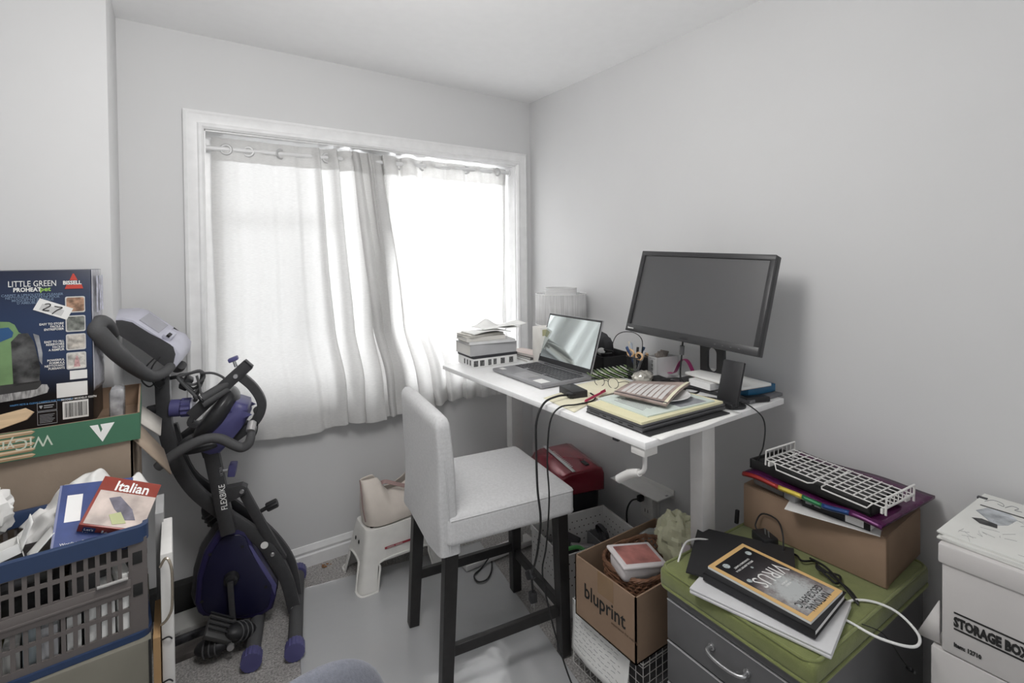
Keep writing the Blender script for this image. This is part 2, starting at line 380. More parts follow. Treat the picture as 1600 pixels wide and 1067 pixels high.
b = MB(); b.bx(-0.60,-0.50,-0.481,-0.437,0.0341,0.0346); tag(b.build('warning_label', YLB), 'yellow sticker on the foot of the desk nearest the window', 'sticker')
# clear floor mat
def matmat():
    m = bpy.data.materials.new('clear_vinyl'); m.use_nodes = True; n = m.node_tree.nodes; l = m.node_tree.links; n.clear()
    oo = n.new('ShaderNodeOutputMaterial'); tp = n.new('ShaderNodeBsdfTransparent'); gl = n.new('ShaderNodeBsdfGlossy'); df = n.new('ShaderNodeBsdfDiffuse')
    tp.inputs[0].default_value = (0.9,0.9,0.9,1); df.inputs[0].default_value = (0.80,0.81,0.82,1); gl.inputs['Roughness'].default_value = 0.09
    t = n.new('ShaderNodeTexCoord'); ns = n.new('ShaderNodeTexNoise'); ns.inputs['Scale'].default_value = 6; ns.inputs['Detail'].default_value = 3
    n2 = n.new('ShaderNodeTexNoise'); n2.inputs['Scale'].default_value = 350
    ad = n.new('ShaderNodeMath'); ad.operation = 'MULTIPLY_ADD'; ad.inputs[1].default_value = 0.012
    l.new(t.outputs['Object'], ns.inputs['Vector']); l.new(t.outputs['Object'], n2.inputs['Vector']); l.new(n2.outputs[0], ad.inputs[0]); l.new(ns.outputs[0], ad.inputs[2])
    bp = n.new('ShaderNodeBump'); bp.inputs['Strength'].default_value = 0.35; bp.inputs['Distance'].default_value = 0.02
    l.new(ad.outputs[0], bp.inputs['Height']); l.new(bp.outputs[0], gl.inputs['Normal'])
    fr = n.new('ShaderNodeFresnel'); fr.inputs[0].default_value = 1.9; l.new(bp.outputs[0], fr.inputs['Normal'])
    a = n.new('ShaderNodeMixShader'); a.inputs[0].default_value = 0.55; l.new(tp.outputs[0], a.inputs[1]); l.new(df.outputs[0], a.inputs[2])
    c = n.new('ShaderNodeMixShader'); l.new(fr.outputs[0], c.inputs[0]); l.new(a.outputs[0], c.inputs[1]); l.new(gl.outputs[0], c.inputs[2]); l.new(c.outputs[0], oo.inputs[0])
    return m
b = MB(); b.box((0.87,1.24,0.004),(0,0,0),bev=0.0012,seg=1)
cm = b.build('chair_mat', matmat()); cm.location = (-1.105,-0.85,0.004); cm.rotation_euler = (0,0,R(-9.5))
tag(cm, 'clear glossy plastic chair mat lying on the grey carpet under the bar chair', 'floor mat')

# ================= BAR CHAIR =================
LIN = mat('grey_linen', (0.60,0.60,0.605), 0.9, bump=0.5, bscale=500, vary=0.07, vscale=120, sheen=0.2)
WOODB = mat('black_stained_wood', (0.02,0.019,0.019), 0.4, vary=0.2, vscale=30)
ch = thing('bar_chair', 'grey linen covered bar chair with black wooden legs in front of the desk', 'chair', (-0.885,-0.885,0.0062), -8)
SZ = 0.63
def leg4(x0,y0,x1,y1,zt,name='leg'):
    b = MB(); pr = [(-1,-1),(1,-1),(1,1),(-1,1)]
    b.tube([(x0,y0,0),(x1,y1,zt)],[0.020,0.023],prof=pr,up=(1,0,0),sub=1); return b.build(name, WOODB, ch, bevel=0.003)
leg4(-0.235,0.195,-0.205,0.185,0.58); leg4(-0.235,-0.205,-0.205,-0.195,0.58); leg4(0.225,0.195,0.215,0.185,0.56); leg4(0.225,-0.205,0.215,-0.195,0.56)
def st(x0,y0,x1,y1,z,h=0.036,w=0.02):
    b = MB(); b.tube([(x0,y0,z),(x1,y1,z)],1,prof=[(-h/2,-w/2),(h/2,-w/2),(h/2,w/2),(-h/2,w/2)],up=(0,0,1),sub=1); b.build('stretcher', WOODB, ch, bevel=0.002)
st(-0.225,0.19,0.222,0.19,0.20); st(-0.225,-0.20,0.222,-0.20,0.165); st(0.22,-0.19,0.22,0.18,0.175); 
# seat: padded block with a skirt
b = MB(); b.box((0.49,0.475,0.10),(0.01,-0.005,SZ-0.052),bev=0.022,seg=4)
for v in b.bm.verts:
    if v.co.z > SZ-0.03:
        v.co.z += 0.008*(1-(v.co.x/0.25)**2)*(1-(v.co.y/0.25)**2)
    if v.co.z < SZ-0.08: v.co.x *= 1.01; v.co.y *= 1.01
seat = b.build('seat', LIN, ch, smooth=60)
MB().tube([(-0.22,-0.240,SZ-0.014),(0.235,-0.240,SZ-0.014),(0.248,-0.236,SZ-0.014),(0.253,-0.222,SZ-0.014),(0.253,0.212,SZ-0.014),(0.248,0.226,SZ-0.014),(0.235,0.231,SZ-0.014),(-0.2,0.231,SZ-0.014)],0.0026,n=6,sub=1).build('piping', LIN, seat)
sk = MB(); sk.grid(lambda u,v: (lambda p: (p[0],p[1],SZ-0.07-0.035*v+0.0015*math.sin(60*u)))(
    [(-0.2+0.458*min(1,u*3),-0.245-0.003*v),(0.258+0.003*v,-0.245+0.48*max(0,min(1,u*3-1))),(0.258-0.458*max(0,u*3-2),0.235+0.003*v)][min(2,int(u*3))]),60,3)
sk.bm.free()
# backrest with slip cover
def backf(u,v):
    an = 2*math.pi*u; h = v
    w = 0.228; t = 0.042-0.012*h
    cx_, sy_ = math.cos(an), math.sin(an); e = 0.28
    px_ = math.copysign(abs(cx_)**e,cx_)*t; py_ = math.copysign(abs(sy_)**e,sy_)*w
    z = 0.50+0.455*h
    if h > 0.93: k = (h-0.93)/0.07; px_ *= math.sqrt(max(0,1-k*k*0.75)); py_ *= 1-0.07*k*k
    x = -0.222-0.022*h*h+px_
    x += 0.004*math.sin(9*h+5*py_/w)*(1-h)
    return (x, -0.005+py_, z)
b = MB(); b.grid(backf, 56, 34, closeu=True)
top = [v for v in b.bm.verts if abs(v.co.z-0.955) < 1e-4]; b.bm.faces.new(top)
bot = [v for v in b.bm.verts if abs(v.co.z-0.50) < 1e-4]; b.bm.faces.new(bot)
bk = b.build('backrest', LIN, ch, smooth=60)
for sgn in (1,-1):
    MB().tube([(-0.242,sgn*0.220-0.005,0.945),(-0.235,sgn*0.2295-0.005,0.80),(-0.226,sgn*0.2305-0.005,0.65),(-0.222,sgn*0.2315-0.005,0.51)],0.002,n=6,sub=4).build('seam', LIN, bk)

# ================= STEP STOOL + BAG =================
STL = mat('stool_plastic', (0.73,0.72,0.69), 0.45)
stool = thing('step_stool', 'white plastic step stool by the baseboard under the window', 'step stool', (-1.005,-0.245,0), 0)
b = MB()
def stf(u,v):
    an = 2*math.pi*u+math.pi/4; e = 0.22
    c_, s_ = math.cos(an), math.sin(an)
    hw = 0.165+0.050*(1-v); hd = 0.085+0.055*(1-v)
    return (math.copysign(abs(c_)**e,c_)*hw, math.copysign(abs(s_)**e,s_)*hd, 0.002+0.25*v)
NU, NV = 96, 20
V = [[b.bm.verts.new(stf(i/NU,j/NV)) for j in range(NV+1)] for i in range(NU)]
def inopen(x,y,z):
    hw = 0.165+0.050*(1-z/0.25); hd = 0.085+0.055*(1-z/0.25)
    if abs(y) > hd-0.02 and abs(x) < hw-0.075 and z < 0.118-0.0: return True
    if abs(x) > hw-0.02 and abs(y) < hd-0.05 and z < 0.118: return True
    return False
for i in range(NU):
    a_, b_ = V[i], V[(i+1)%NU]
    for j in range(NV):
        c = (a_[j].co+b_[j].co+a_[j+1].co+b_[j+1].co)/4
        if inopen(c.x,c.y,c.z): continue
        b.bm.faces.new((a_[j], b_[j], b_[j+1], a_[j+1]))
b.bm.faces.new([V[i][NV] for i in range(NU)])
for v in [v for v in b.bm.verts if not v.link_faces]: b.bm.verts.remove(v)
for v in b.bm.verts:
    if v.co.z > 0.245: v.co.x *= 0.985; v.co.y *= 0.975
sb = b.build('body', STL, stool, smooth=50, solid=0.005, off=-1, bevel=0.002)
rim = MB()
for sx_ in (1,-1):
    for sy_ in (1,-1):
        rim.tube([(sx_*0.135,sy_*0.142,0.005),(sx_*0.195,sy_*0.141,0.005),(sx_*0.214,sy_*0.122,0.005),(sx_*0.215,sy_*0.082,0.005)],0.0055,n=8,sub=3)
for sy_ in (1,-1): rim.tube([(sy_*0.0-0.135,sy_*0.140,0.005),(-0.118,sy_*0.122,0.09),(-0.10,sy_*0.113,0.120),(0.10,sy_*0.113,0.120),(0.118,sy_*0.122,0.09),(0.135,sy_*0.140,0.005)],0.005,n=8,sub=4)
for sx_ in (1,-1): rim.tube([(sx_*0.215,-0.085,0.005),(sx_*0.199,-0.066,0.09),(sx_*0.193,-0.05,0.120),(sx_*0.193,0.05,0.120),(sx_*0.199,0.066,0.09),(sx_*0.215,0.085,0.005)],0.005,n=8,sub=4)
rim.build('rolled_rim', STL, stool)
HOLE = mat('hole_dark', (0.02,0.02,0.02), 0.9)
h = MB()
for yy in (-0.02,0.025): h.lathe([(0.0001,0),(0.009,0)],16,(-0.1805,yy,0.185),(0,R(-78),0))
h.build('grip_hole', HOLE, stool)
h = MB()
for k in range(8):
    h.lathe([(0.0001,0),(0.009,0)],16,(-0.13+0.035*(k%2)+0.0*k,-0.055+0.035*(k//2),0.2525))
h.build('drain_hole', HOLE, stool)
REDL = mat('red_label', (0.30,0.035,0.05), 0.6)
MB().box((0.15,0.0006,0.009),(-0.015,-0.1085,0.167),rot=(R(-12.5),0,0)).build('warning_stripe', REDL, stool)
text(stool,'WARNING   WARNING',0.007,(-0.08,-0.1094,0.1645),(1,0,0),(0,0.216,0.976),PAPER)
for k in range(4): text(stool,'........................................',0.006,(-0.086,-0.1102-0.0012*k,0.156-0.006*k),(1,0,0),(0,0.216,0.976),GINK)
# leather bag slumped on the stool
BAGM = mat('cream_leather', (0.66,0.60,0.54), 0.45, bump=0.15, bscale=150)
STRP = mat('mauve_leather_strap', (0.30,0.20,0.19), 0.5)
bag = thing('shoulder_bag', 'cream leather shoulder bag with a mauve strap slumped on the white stool', 'bag', (-0.985,-0.24,0.257), 8)
def bagf(u,v):
    # u round the body, v from bottom edge to top edge
    an = 2*math.pi*u; c_, s_ = math.cos(an), math.sin(an)
    L = 0.185; wdt = 0.075*(1-0.75*v**1.5)+0.006
    x = L*math.copysign(abs(c_)**0.5,c_)*(1-0.05*v); y = wdt*math.copysign(abs(s_)**0.8,s_)
    top = 0.115+0.075*ease((-x-0.05)/0.06)+0.085*ease((x-0.0)/0.17)
    z = v*top
    bulge = 0.012*math.sin(18*x+2)*math.sin(math.pi*v)
    y += math.copysign(bulge, s_)+0.035*v*v
    if x < 0 and v < 0.3: x *= 1-0.15*(0.3-v)
    return (x, y, 0.003+z)
b = MB(); b.grid(bagf, 72, 22, closeu=True)
b.bm.faces.new([v for v in b.bm.verts if abs(v.co.z-0.003) < 1e-5])
b.build('bag_body', BAGM, bag, smooth=80, solid=0.002)
MB().tube([(-0.185,0.02,0.20),(-0.187,0.0,0.15),(-0.186,-0.01,0.08),(-0.178,-0.02,0.02)],0.0025,n=6,sub=4).build('edge_piping', STRP, bag)
MB().tube([(-0.09,0.02,0.150),(-0.07,0.0,0.165),(-0.03,-0.02,0.150),(0.02,-0.04,0.130),(0.08,-0.05,0.118),(0.14,-0.03,0.13)],1,prof=[(-0.0015,-0.009),(0.0015,-0.009),(0.0015,0.009),(-0.0015,0.009)],up=(0,-0.75,0.65),sub=6).build('strap', STRP, bag)

# ================= UNDER THE DESK =================
RED = mat('metallic_red_plastic', (0.24,0.02,0.035), 0.25, 0.2, coat=0.5)
sh = thing('paper_shredder', 'red topped black paper shredder standing in the room corner behind the bins', 'shredder', (-0.20,-0.56,0), -14)
sh.scale = (1,1,1.06)
def shb(u,v):
    an = 2*math.pi*u; e = 0.35; c_, s_ = math.cos(an), math.sin(an); k = 0.90+0.1*v
    return (math.copysign(abs(c_)**e,c_)*0.112*k, math.copysign(abs(s_)**e,s_)*0.178*k, 0.01+0.30*v)
b = MB(); b.grid(shb, 48, 6, closeu=True)
b.bm.faces.new([v for v in b.bm.verts if v.co.z > 0.3099]); b.bm.faces.new([v for v in b.bm.verts if v.co.z < 0.0101]); b.build('bin', BLK, sh)
poly = [(-0.122,0.0),(-0.130,0.03),(-0.126,0.065),(-0.105,0.092),(-0.07,0.104),(0.085,0.112),(0.115,0.104),(0.125,0.08),(0.125,0.0)]
b = MB(); b.prism(poly, 0.355, frame((0,0.178,0.305),(1,0,0),(0,0,1)), bev=0.012); b.build('lid', RED, sh, smooth=50)
s_ = MB(); s_.box((0.016,0.352,0.004),(-0.045,0,0.4155),rot=(0,R(-3),0),bev=0.001); s_.build('paper_slot', mat('silver_plastic',(0.62,0.62,0.62),0.3,0.4), sh)
s_ = MB()
for k in range(14): s_.box((0.012,0.004,0.001),(-0.03,-0.12+k*0.016,0.4158))
s_.build('printed_marks', PAPER, sh)
MB().box((0.022,0.05,0.006),(0.05,-0.11,0.418),bev=0.002).build('power_switch', BLK, sh)
MB().lathe([(0.0001,0.005),(0.010,0.005),(0.012,0)],16,(0.055,-0.07,0.4155)).build('reverse_button', RED, sh)
# wall outlet shelf with charger block
WOS = thing('outlet_shelf', 'small white shelf screwed to the wall over the power outlet', 'shelf', (0,-0.93,0.39))
b = MB(); b.bx(-0.115,-0.001,-0.15,0.14,-0.003,0.003,bev=0.001); b.bx(-0.006,-0.001,-0.15,0.14,-0.02,0.02,bev=0.001); b.build('shelf_plate', WPL, WOS)
h = MB(); h.bx(-0.05,-0.035,-0.145,-0.135,0.0031,0.0036); h.bx(-0.05,-0.035,0.118,0.128,0.0031,0.0036); h.build('slot', GINK, WOS)
ob = thing('power_outlet', 'white power outlet with a six way adapter on the right wall under the desk', 'outlet', (0,-0.955,0.30))
MB().bx(-0.006,-0.0005,-0.04,0.04,-0.06,0.06,bev=0.002).build('cover_plate', WPL, ob)
MB().bx(-0.045,-0.0065,-0.036,0.036,-0.055,0.055,bev=0.004).build('adapter', WPL, ob)
h = MB(); h.bx(-0.0455,-0.0452,-0.01,-0.006,-0.03,-0.015); h.bx(-0.0455,-0.0452,0.006,0.010,-0.03,-0.015); h.build('socket_slot', INK, ob)
pg = thing('power_cable', 'black cord plugged into the adapter on the wall, dropping behind the spotted bin', 'cable', (-0.047,-0.935,0.335))
MB().box((0.03,0.025,0.028),(-0.016,0,0),bev=0.006).build('plug', BLK, pg)
MB().tube([(-0.03,0,0),(-0.055,0.02,-0.01),(-0.07,0.035,-0.06),(-0.065,0.035,-0.15),(-0.05,0.02,-0.29),(-0.03,0.0,-0.322)],0.004,n=8,sub=5).build('cord', CABLE, pg)

# spotted plastic bin on the floor
BINM = mat('bin_plastic', (0.70,0.69,0.68), 0.5)
bn = thing('storage_bin', 'white plastic bin with rows of tiny holes on the floor before the shredder', 'bin', (-0.375,-0.89,0), -9)
BL, BW, BH = 0.195, 0.135, 0.265
b = MB(); b.bx(-BL,BL,-BW,BW,0.004,0.01)
b.bx(-BL,BL,-BW,-BW+0.004,0.004,BH); b.bx(-BL,BL,BW-0.004,BW,0.004,BH); b.bx(-BL,-BL+0.004,-BW,BW,0.004,BH); b.bx(BL-0.004,BL,-BW,BW,0.004,BH)
b.build('bin_shell', BINM, bn)
b = MB(); b.tube([(-BL,-BW,BH),(BL,-BW,BH),(BL,BW,BH),(-BL,BW,BH)],1,prof=[(-0.02,-0.004),(0.004,-0.004),(0.004,0.006),(-0.02,0.006)],up=(0,0,1),sub=1,closed=True); b.build('rim', BINM, bn)
dots = MB()
for k in range(14):
    for j in range(4):
        x = -BL+0.03+k*0.026+(0.013 if j%2 else 0); z = BH-0.035-j*0.03
        if x < BL-0.015:
            dots.lathe([(0.0001,0),(0.0032,0)],8,(x,BW-0.0045,z),(R(90),0,0)); dots.lathe([(0.0001,0),(0.0032,0)],8,(x,-BW-0.0008,z),(R(90),0,0))
for k in range(9):
    for j in range(4):
        y = -BW+0.03+k*0.026+(0.013 if j%2 else 0); z = BH-0.035-j*0.03
        if y < BW-0.015:
            dots.lathe([(0.0001,0),(0.0032,0)],8,(BL-0.0045,y,z),(0,R(90),0)); dots.lathe([(0.0001,0),(0.0032,0)],8,(-BL-0.0008,y,z),(0,R(90),0))
            dots.lathe([(0.0001,0),(0.0032,0)],8,(-BL+0.0045,y,z),(0,R(90),0))
dots.build('hole_pattern', HOLE, bn)
GRY = mat('grey_plastic', (0.17,0.17,0.175), 0.5)
b = MB(); b.bx(-0.004,0,-0.07,0.07,0,0.18); b.bx(-0.06,-0.056,-0.07,0.07,0,0.18); b.bx(-0.06,0,-0.07,-0.066,0,0.18); b.bx(-0.06,0,0.066,0.07,0,0.18); b.bx(-0.06,0,-0.07,0.07,0,0.004)
o = b.build('divider_tray', GRY); o.location = (-0.235,-0.885,0.012); o.rotation_euler = (0,0,R(-9)); tag(o,'grey open tray standing upright inside the white spotted bin','tray')
o = MB().lathe([(0.0001,0.02),(0.035,0.02),(0.04,0.014),(0.04,0)],28).build('round_disc', DRK); o.location = (-0.262,-0.875,0.205); o.rotation_euler=(0,R(70),R(-9)); tag(o,'dark round disc tucked in the grey tray of the spotted bin','disc')
o = MB().box((0.16,0.10,0.02),bev=0.004).build('black_tablet', BLK); o.location=(-0.47,-0.85,0.20); o.rotation_euler=(R(8),R(-14),R(20)); tag(o,'black flat device lying tilted in the white spotted bin','device')
o = MB().box((0.14,0.09,0.17),bev=0.003).build('small_carton', mat('black_carton',(0.03,0.03,0.03),0.6)); o.location=(-0.47,-0.865,0.096); o.rotation_euler=(0,0,R(-9)); tag(o,'small black carton on the bottom of the white spotted bin','box')
GRN = mat('green_rubber', (0.12,0.45,0.14), 0.5)
o = MB().tube([(0.0,0,0),(0.03,0.01,0.02),(0.06,0.0,0.03),(0.09,-0.015,0.028),(0.11,-0.03,0.01)],0.008,n=10,sub=5).build('green_tube', GRN); o.location=(-0.545,-0.93,0.21); tag(o,'bright green rubber tube end in the white spotted bin','tube')
o = MB().box((0.11,0.03,0.012),bev=0.003).build('metal_tool', STEEL); o.location=(-0.42,-0.93,0.225); o.rotation_euler=(0,R(12),R(-20)); tag(o,'steel handled tool lying across the white spotted bin','tool')
o = MB().box((0.16,0.03,0.05),bev=0.002).build('cream_card_box', CREAM); o.location=(-0.48,-0.975,0.20); o.rotation_euler=(0,0,R(-9)); tag(o,'long cream cardboard strip box inside the front of the spotted bin','box')

# wire basket on the floor + letter draped over it
WIRE = mat('white_wire', (0.72,0.71,0.69), 0.4)
wb = thing('wire_basket', 'white wire basket on the floor carrying the brown printed carton', 'basket', (-0.52,-1.325,0), 0)
def wirebasket(x0,x1,y0,y1,z0,z1,st,r,par):
    b = MB()
    for z in (z1,z1-0.025):
        b.tube([(x0,y0,z),(x1,y0,z),(x1,y1,z),(x0,y1,z)],r*1.7,n=6,sub=1,closed=True)
    b.build('rim', WIRE, par)
    b = MB(); z = z0
    while z < z1-0.03:
        b.tube([(x0,y0,z),(x1,y0,z),(x1,y1,z),(x0,y1,z)],r,n=5,sub=1,closed=True); z += st
    n_ = int((x1-x0)/st)
    for i in range(n_+1):
        x = x0+(x1-x0)*i/n_; b.tube([(x,y0,z1),(x,y0,z0),(x,y1,z0),(x,y1,z1)],r,n=5,sub=1)
    n_ = int((y1-y0)/st)
    for i in range(n_+1):
        y = y0+(y1-y0)*i/n_; b.tube([(x0,y,z1),(x0,y,z0),(x1,y,z0),(x1,y,z1)],r,n=5,sub=1)
    b.build('wire_mesh', WIRE, par)
wirebasket(-0.165,0.17,-0.165,0.16,0.004,0.235,0.028,0.0013,wb)
MB().bx(-0.15,0.15,-0.14,0.14,0.008,0.10,bev=0.01) .build('x', GRY).name
o = bpy.data.objects['x']; o.name='folded_cloth'; o.location=(-0.52,-1.325,0); tag(o,'dark folded cloth at the bottom of the white wire basket','cloth')
def letf(u,v):
    y = -1.18-0.27*u; z = 0.245-0.17*v; x = -0.694-0.012*v-0.015*math.sin(3*u)*v
    if u > 0.75: x -= 0.05*(u-0.75)*v
    return (x, y, z)
lt = thing('handwritten_letter', 'sheet of handwritten notes hanging over the side of the white wire basket', 'paper', (0,0,0))
b = MB(); b.grid(letf,16,10); b.build('sheet', PAPER, lt, solid=0.0008, smooth=180)
rnd = random.Random(5); b = MB()
for k in range(9):
    u = 0.06
    while u < 0.85:
        du = rnd.uniform(0.02,0.08)
        p = letf(u,0.12+k*0.09+0.02*rnd.random()); q_ = letf(u+du,0.12+k*0.09+0.02*rnd.random())
        b.tube([(p[0]-0.0016,p[1],p[2]),((p[0]+q_[0])/2-0.0016,(p[1]+q_[1])/2,(p[2]+q_[2])/2+0.003*rnd.uniform(-1,1)),(q_[0]-0.0016,q_[1],q_[2])],0.0005,n=4,sub=3)
        u += du+rnd.uniform(0.01,0.05)
b.build('handwriting', GINK, lt)
# bluprint carton
bb = thing('cardboard_box', 'open brown carton printed bluprint, on the white wire basket, full of odds and ends', 'box', (-0.53,-1.385,0.243), 0)
X0,X1,Y0,Y1 = -0.205,0.21,-0.122,0.150; H = 0.205; tk = 0.005
b = MB(); b.bx(X0,X1,Y0,Y1,0,tk); b.bx(X0,X0+tk,Y0,Y1,0,H); b.bx(X1-tk,X1,Y0,Y1,0,H); b.bx(X0,X1,Y0,Y0+tk,0,H); b.bx(X0,X1,Y1-tk,Y1,0,H)
b.build('carton', CARD, bb)
text(bb,'bluprint',0.068,(X0-0.001,0.105,0.085),(0,-1,0),(0,0,1),INK,bold=0.012,sx=0.86)
text(bb,'experience the making',0.012,(X0-0.001,-0.02,0.068),(0,-1,0),(0,0,1),mat('brown_ink',(0.16,0.1,0.07),0.8))
MB().bx(X0-0.0006,X0-0.0002,-0.03,0.04,H-0.07,H).build('packing_tape', mat('packing_tape',(0.30,0.20,0.12),0.15), bb)
# wicker basket inside
WIC = mat('brown_wicker', (0.19,0.095,0.055), 0.6, vary=0.35, vscale=60)
wk = thing('wicker_basket', 'small brown wicker basket sitting in the bluprint carton', 'basket', (-0.56,-1.39,0.25), -4)
b = MB(); rnd = random.Random(2)
def ell(t,z,s): return (0.135*s*math.copysign(abs(math.cos(t))**0.6,math.cos(t)), 0.105*s*math.copysign(abs(math.sin(t))**0.6,math.sin(t)), z)
for k in range(14):
    z = 0.05+k*0.011; s = 0.86+0.11*k/14; pts = [ell(2*math.pi*i/48,z+0.0035*math.cos(math.pi*i+k*math.pi),s*(1+0.018*math.cos(math.pi*i+k*math.pi))) for i in range(48)]
    if 4 < k < 9: continue
    b.tube(pts,0.0042,n=5,sub=1,closed=True)
for i in range(24):
    t = 2*math.pi*i/24; a = ell(t,0.0,0.82); c = ell(t+0.1,0.205,0.97); b.tube([a,ell(t,0.1,0.9),c],0.003,n=5,sub=3)
    b.tube([ell(t,0.09,0.9),ell(t+0.26,0.155,0.93)],0.003,n=5,sub=1); b.tube([ell(t+0.26,0.09,0.9),ell(t,0.155,0.93)],0.003,n=5,sub=1)
b.build('woven_side', WIC, wk)
b = MB()
for k in range(4): b.tube([ell(2*math.pi*i/40,0.203+0.004*math.sin(2.1*i*0.7+k*1.57)+0.001*k,0.98*(1+0.02*math.cos(2.1*i*0.7+k*1.57))) for i in range(40)],0.0042,n=5,sub=1,closed=True)
b.build('braided_rim', WIC, wk)
b = MB(); b.lathe([(0.0001,0.0),(0.09,0.0),(0.1,0.006)],24); b.build('base', WIC, wk)
# tub with pink lid
TUB = mat('milky_plastic', (0.68,0.64,0.64), 0.35); PNK = mat('faded_red_lid', (0.42,0.17,0.15), 0.4, vary=0.45, vscale=14)
tb = thing('plastic_tub', 'milky plastic food tub with a faded red lid resting in the wicker basket', 'container', (-0.635,-1.41,0.437), 8, rot=(R(5),R(7),R(-16)))
MB().box((0.15,0.105,0.055),(0,0,0.0275),bev=0.018,seg=3,taper=0.9).build('tub', TUB, tb, smooth=60)
MB().box((0.162,0.117,0.012),(0,0,0.060),bev=0.0055,seg=3).build('lid_rim', TUB, tb, smooth=60)
MB().box((0.13,0.088,0.004),(0,0,0.0662),bev=0.0018,seg=1).build('lid', PNK, tb)
o = MB().box((0.10,0.12,0.05),bev=0.004).build('black_carton', mat('charcoal_box',(0.05,0.05,0.055),0.3)); o.location=(-0.635,-1.43,0.29); o.rotation_euler=(R(10),R(5),R(12)); tag(o,'shiny black box pushed into the near corner of the bluprint carton','box')
JAR = mat('jar_glass', (0.75,0.8,0.78), 0.08, trans=0.7)
jr = thing('glass_jar', 'clear glass jar lying in the bluprint carton behind the wicker basket', 'jar', (-0.44,-1.275,0.405), rot=(R(60),R(15),R(40)))
MB().lathe([(0.0001,0),(0.03,0),(0.036,0.01),(0.037,0.05),(0.03,0.062),(0.027,0.07)],28).build('jar_body', JAR, jr)
MB().lathe([(0.029,0.066),(0.029,0.078),(0.0001,0.079)],28).build('lid', STEEL, jr)
o = MB().cyl((0,0,0),(0,0,0.03),0.016).build('bottle_cap', mat('mint_plastic',(0.25,0.55,0.35),0.4)); o.location=(-0.375,-1.30,0.425); o.rotation_euler=(R(30),R(20),0); tag(o,'mint green round cap beside the glass jar in the carton','cap')
BAGY = mat('pale_yellow_plastic_film', (0.74,0.74,0.52), 0.35, vary=0.1, vscale=10)
def crumple(rx,ry,rz,seed,amp=0.25,nu=40,nv=28):
    rn = random.Random(seed); W_ = [(Vector((rn.uniform(-1,1),rn.uniform(-1,1),rn.uniform(-1,1))).normalized()*rn.uniform(3,11), rn.uniform(0,6.28), rn.uniform(0.3,1)) for _ in range(12)]
    def f(u,v):
        a = 2*math.pi*u; t = math.pi*v; d = Vector((math.sin(t)*math.cos(a),math.sin(t)*math.sin(a),math.cos(t)))
        k = sum(abs(math.sin(d.dot(w)+p))*w2 for w,p,w2 in W_)/6.0
        k = 1+amp*(k-0.7)
        return (d.x*rx*k, d.y*ry*k, d.z*rz*k)
    b = MB(); b.grid(f,nu,nv,closeu=True); bmesh.ops.remove_doubles(b.bm, verts=b.bm.verts[:], dist=1e-5); return b
o = crumple(0.065,0.09,0.105,4,0.6).build('plastic_bag', BAGY, smooth=25); o.location=(-0.39,-1.40,0.452); tag(o,'crumpled pale yellow plastic bag bulging out of the carton next to the desk leg','plastic bag')
RIB = mat('ribbon_lilac', (0.50,0.44,0.46), 0.4)
rb = thing('ribbon_roll', 'roll of lilac ribbon standing on edge next to the yellow plastic bag', 'ribbon roll', (-0.505,-1.515,0.50), rot=(0,R(0),0))
rM = (R(90),0,R(35))
MB().lathe([(0.018,-0.012),(0.033,-0.012),(0.033,0.012),(0.018,0.012),(0.018,-0.012)],32,(0,0,0),rM).build('ribbon', RIB, rb)
MB().lathe([(0.015,-0.014),(0.037,-0.014),(0.037,-0.0125),(0.015,-0.0125)],32,(0,0,0),rM).build('spool_flange', mat('taupe_card',(0.28,0.25,0.24),0.6), rb)
MB().lathe([(0.015,0.0125),(0.037,0.0125),(0.037,0.014),(0.015,0.014)],32,(0,0,0),rM).build('spool_flange', mat('taupe_card',(0.28,0.25,0.24),0.6), rb)
# cables on the chair mat
o = MB().tube([(-0.62,-0.50,0.012),(-0.66,-0.56,0.012),(-0.71,-0.60,0.012),(-0.75,-0.59,0.012),(-0.74,-0.54,0.012),(-0.68,-0.51,0.012),(-0.60,-0.48,0.045)],0.0035,n=8,sub=5).build('cable_loop', CABLE); tag(o,'short black cable looping on the chair mat beside the desk foot','cable')
# ================= THINGS ON THE DESK =================
TZ = DZ+0.0006
def slab(name, label, cat, c, size, rotz, m, z, bev=0.0, rx=0, ry=0, group=None):
    """plain flat thing : c = centre xy"""
    b = MB(); b.box(size, (0,0,size[2]/2), bev=bev)
    o = b.build(name, m); o.location = (c[0],c[1],z); o.rotation_euler = (R(rx),R(ry),R(rotz)); return tag(o,label,cat,group)
def book(label, c, w, d, h, rotz, z, cm, pm=PAPER, group=None, name='book', spine='-y', hard=0.002):
    t = thing(name, label, 'book', (c[0],c[1],z), rotz, group)
    k = hard
    b = MB(); b.bx(-w/2,w/2,-d/2,d/2,0,k,bev=0.0006); b.bx(-w/2,w/2,-d/2,d/2,h-k,h,bev=0.0006)
    if spine == '-y': b.bx(-w/2,w/2,-d/2,-d/2+k,0,h)
    elif spine == '+y': b.bx(-w/2,w/2,d/2-k,d/2,0,h)
    elif spine == '-x': b.bx(-w/2,-w/2+k,-d/2,d/2,0,h)
    else: b.bx(w/2-k,w/2,-d/2,d/2,0,h)
    b.build('cover', cm, t)
    MB().bx(-w/2+0.004,w/2-0.004,-d/2+0.004,d/2-0.004,k,h-k).build('pages', pm, t); return t
PGM = mat('page_edges', (0.66,0.65,0.62), 0.9, vary=0.06, vscale=10, stretch=(1,1,120))
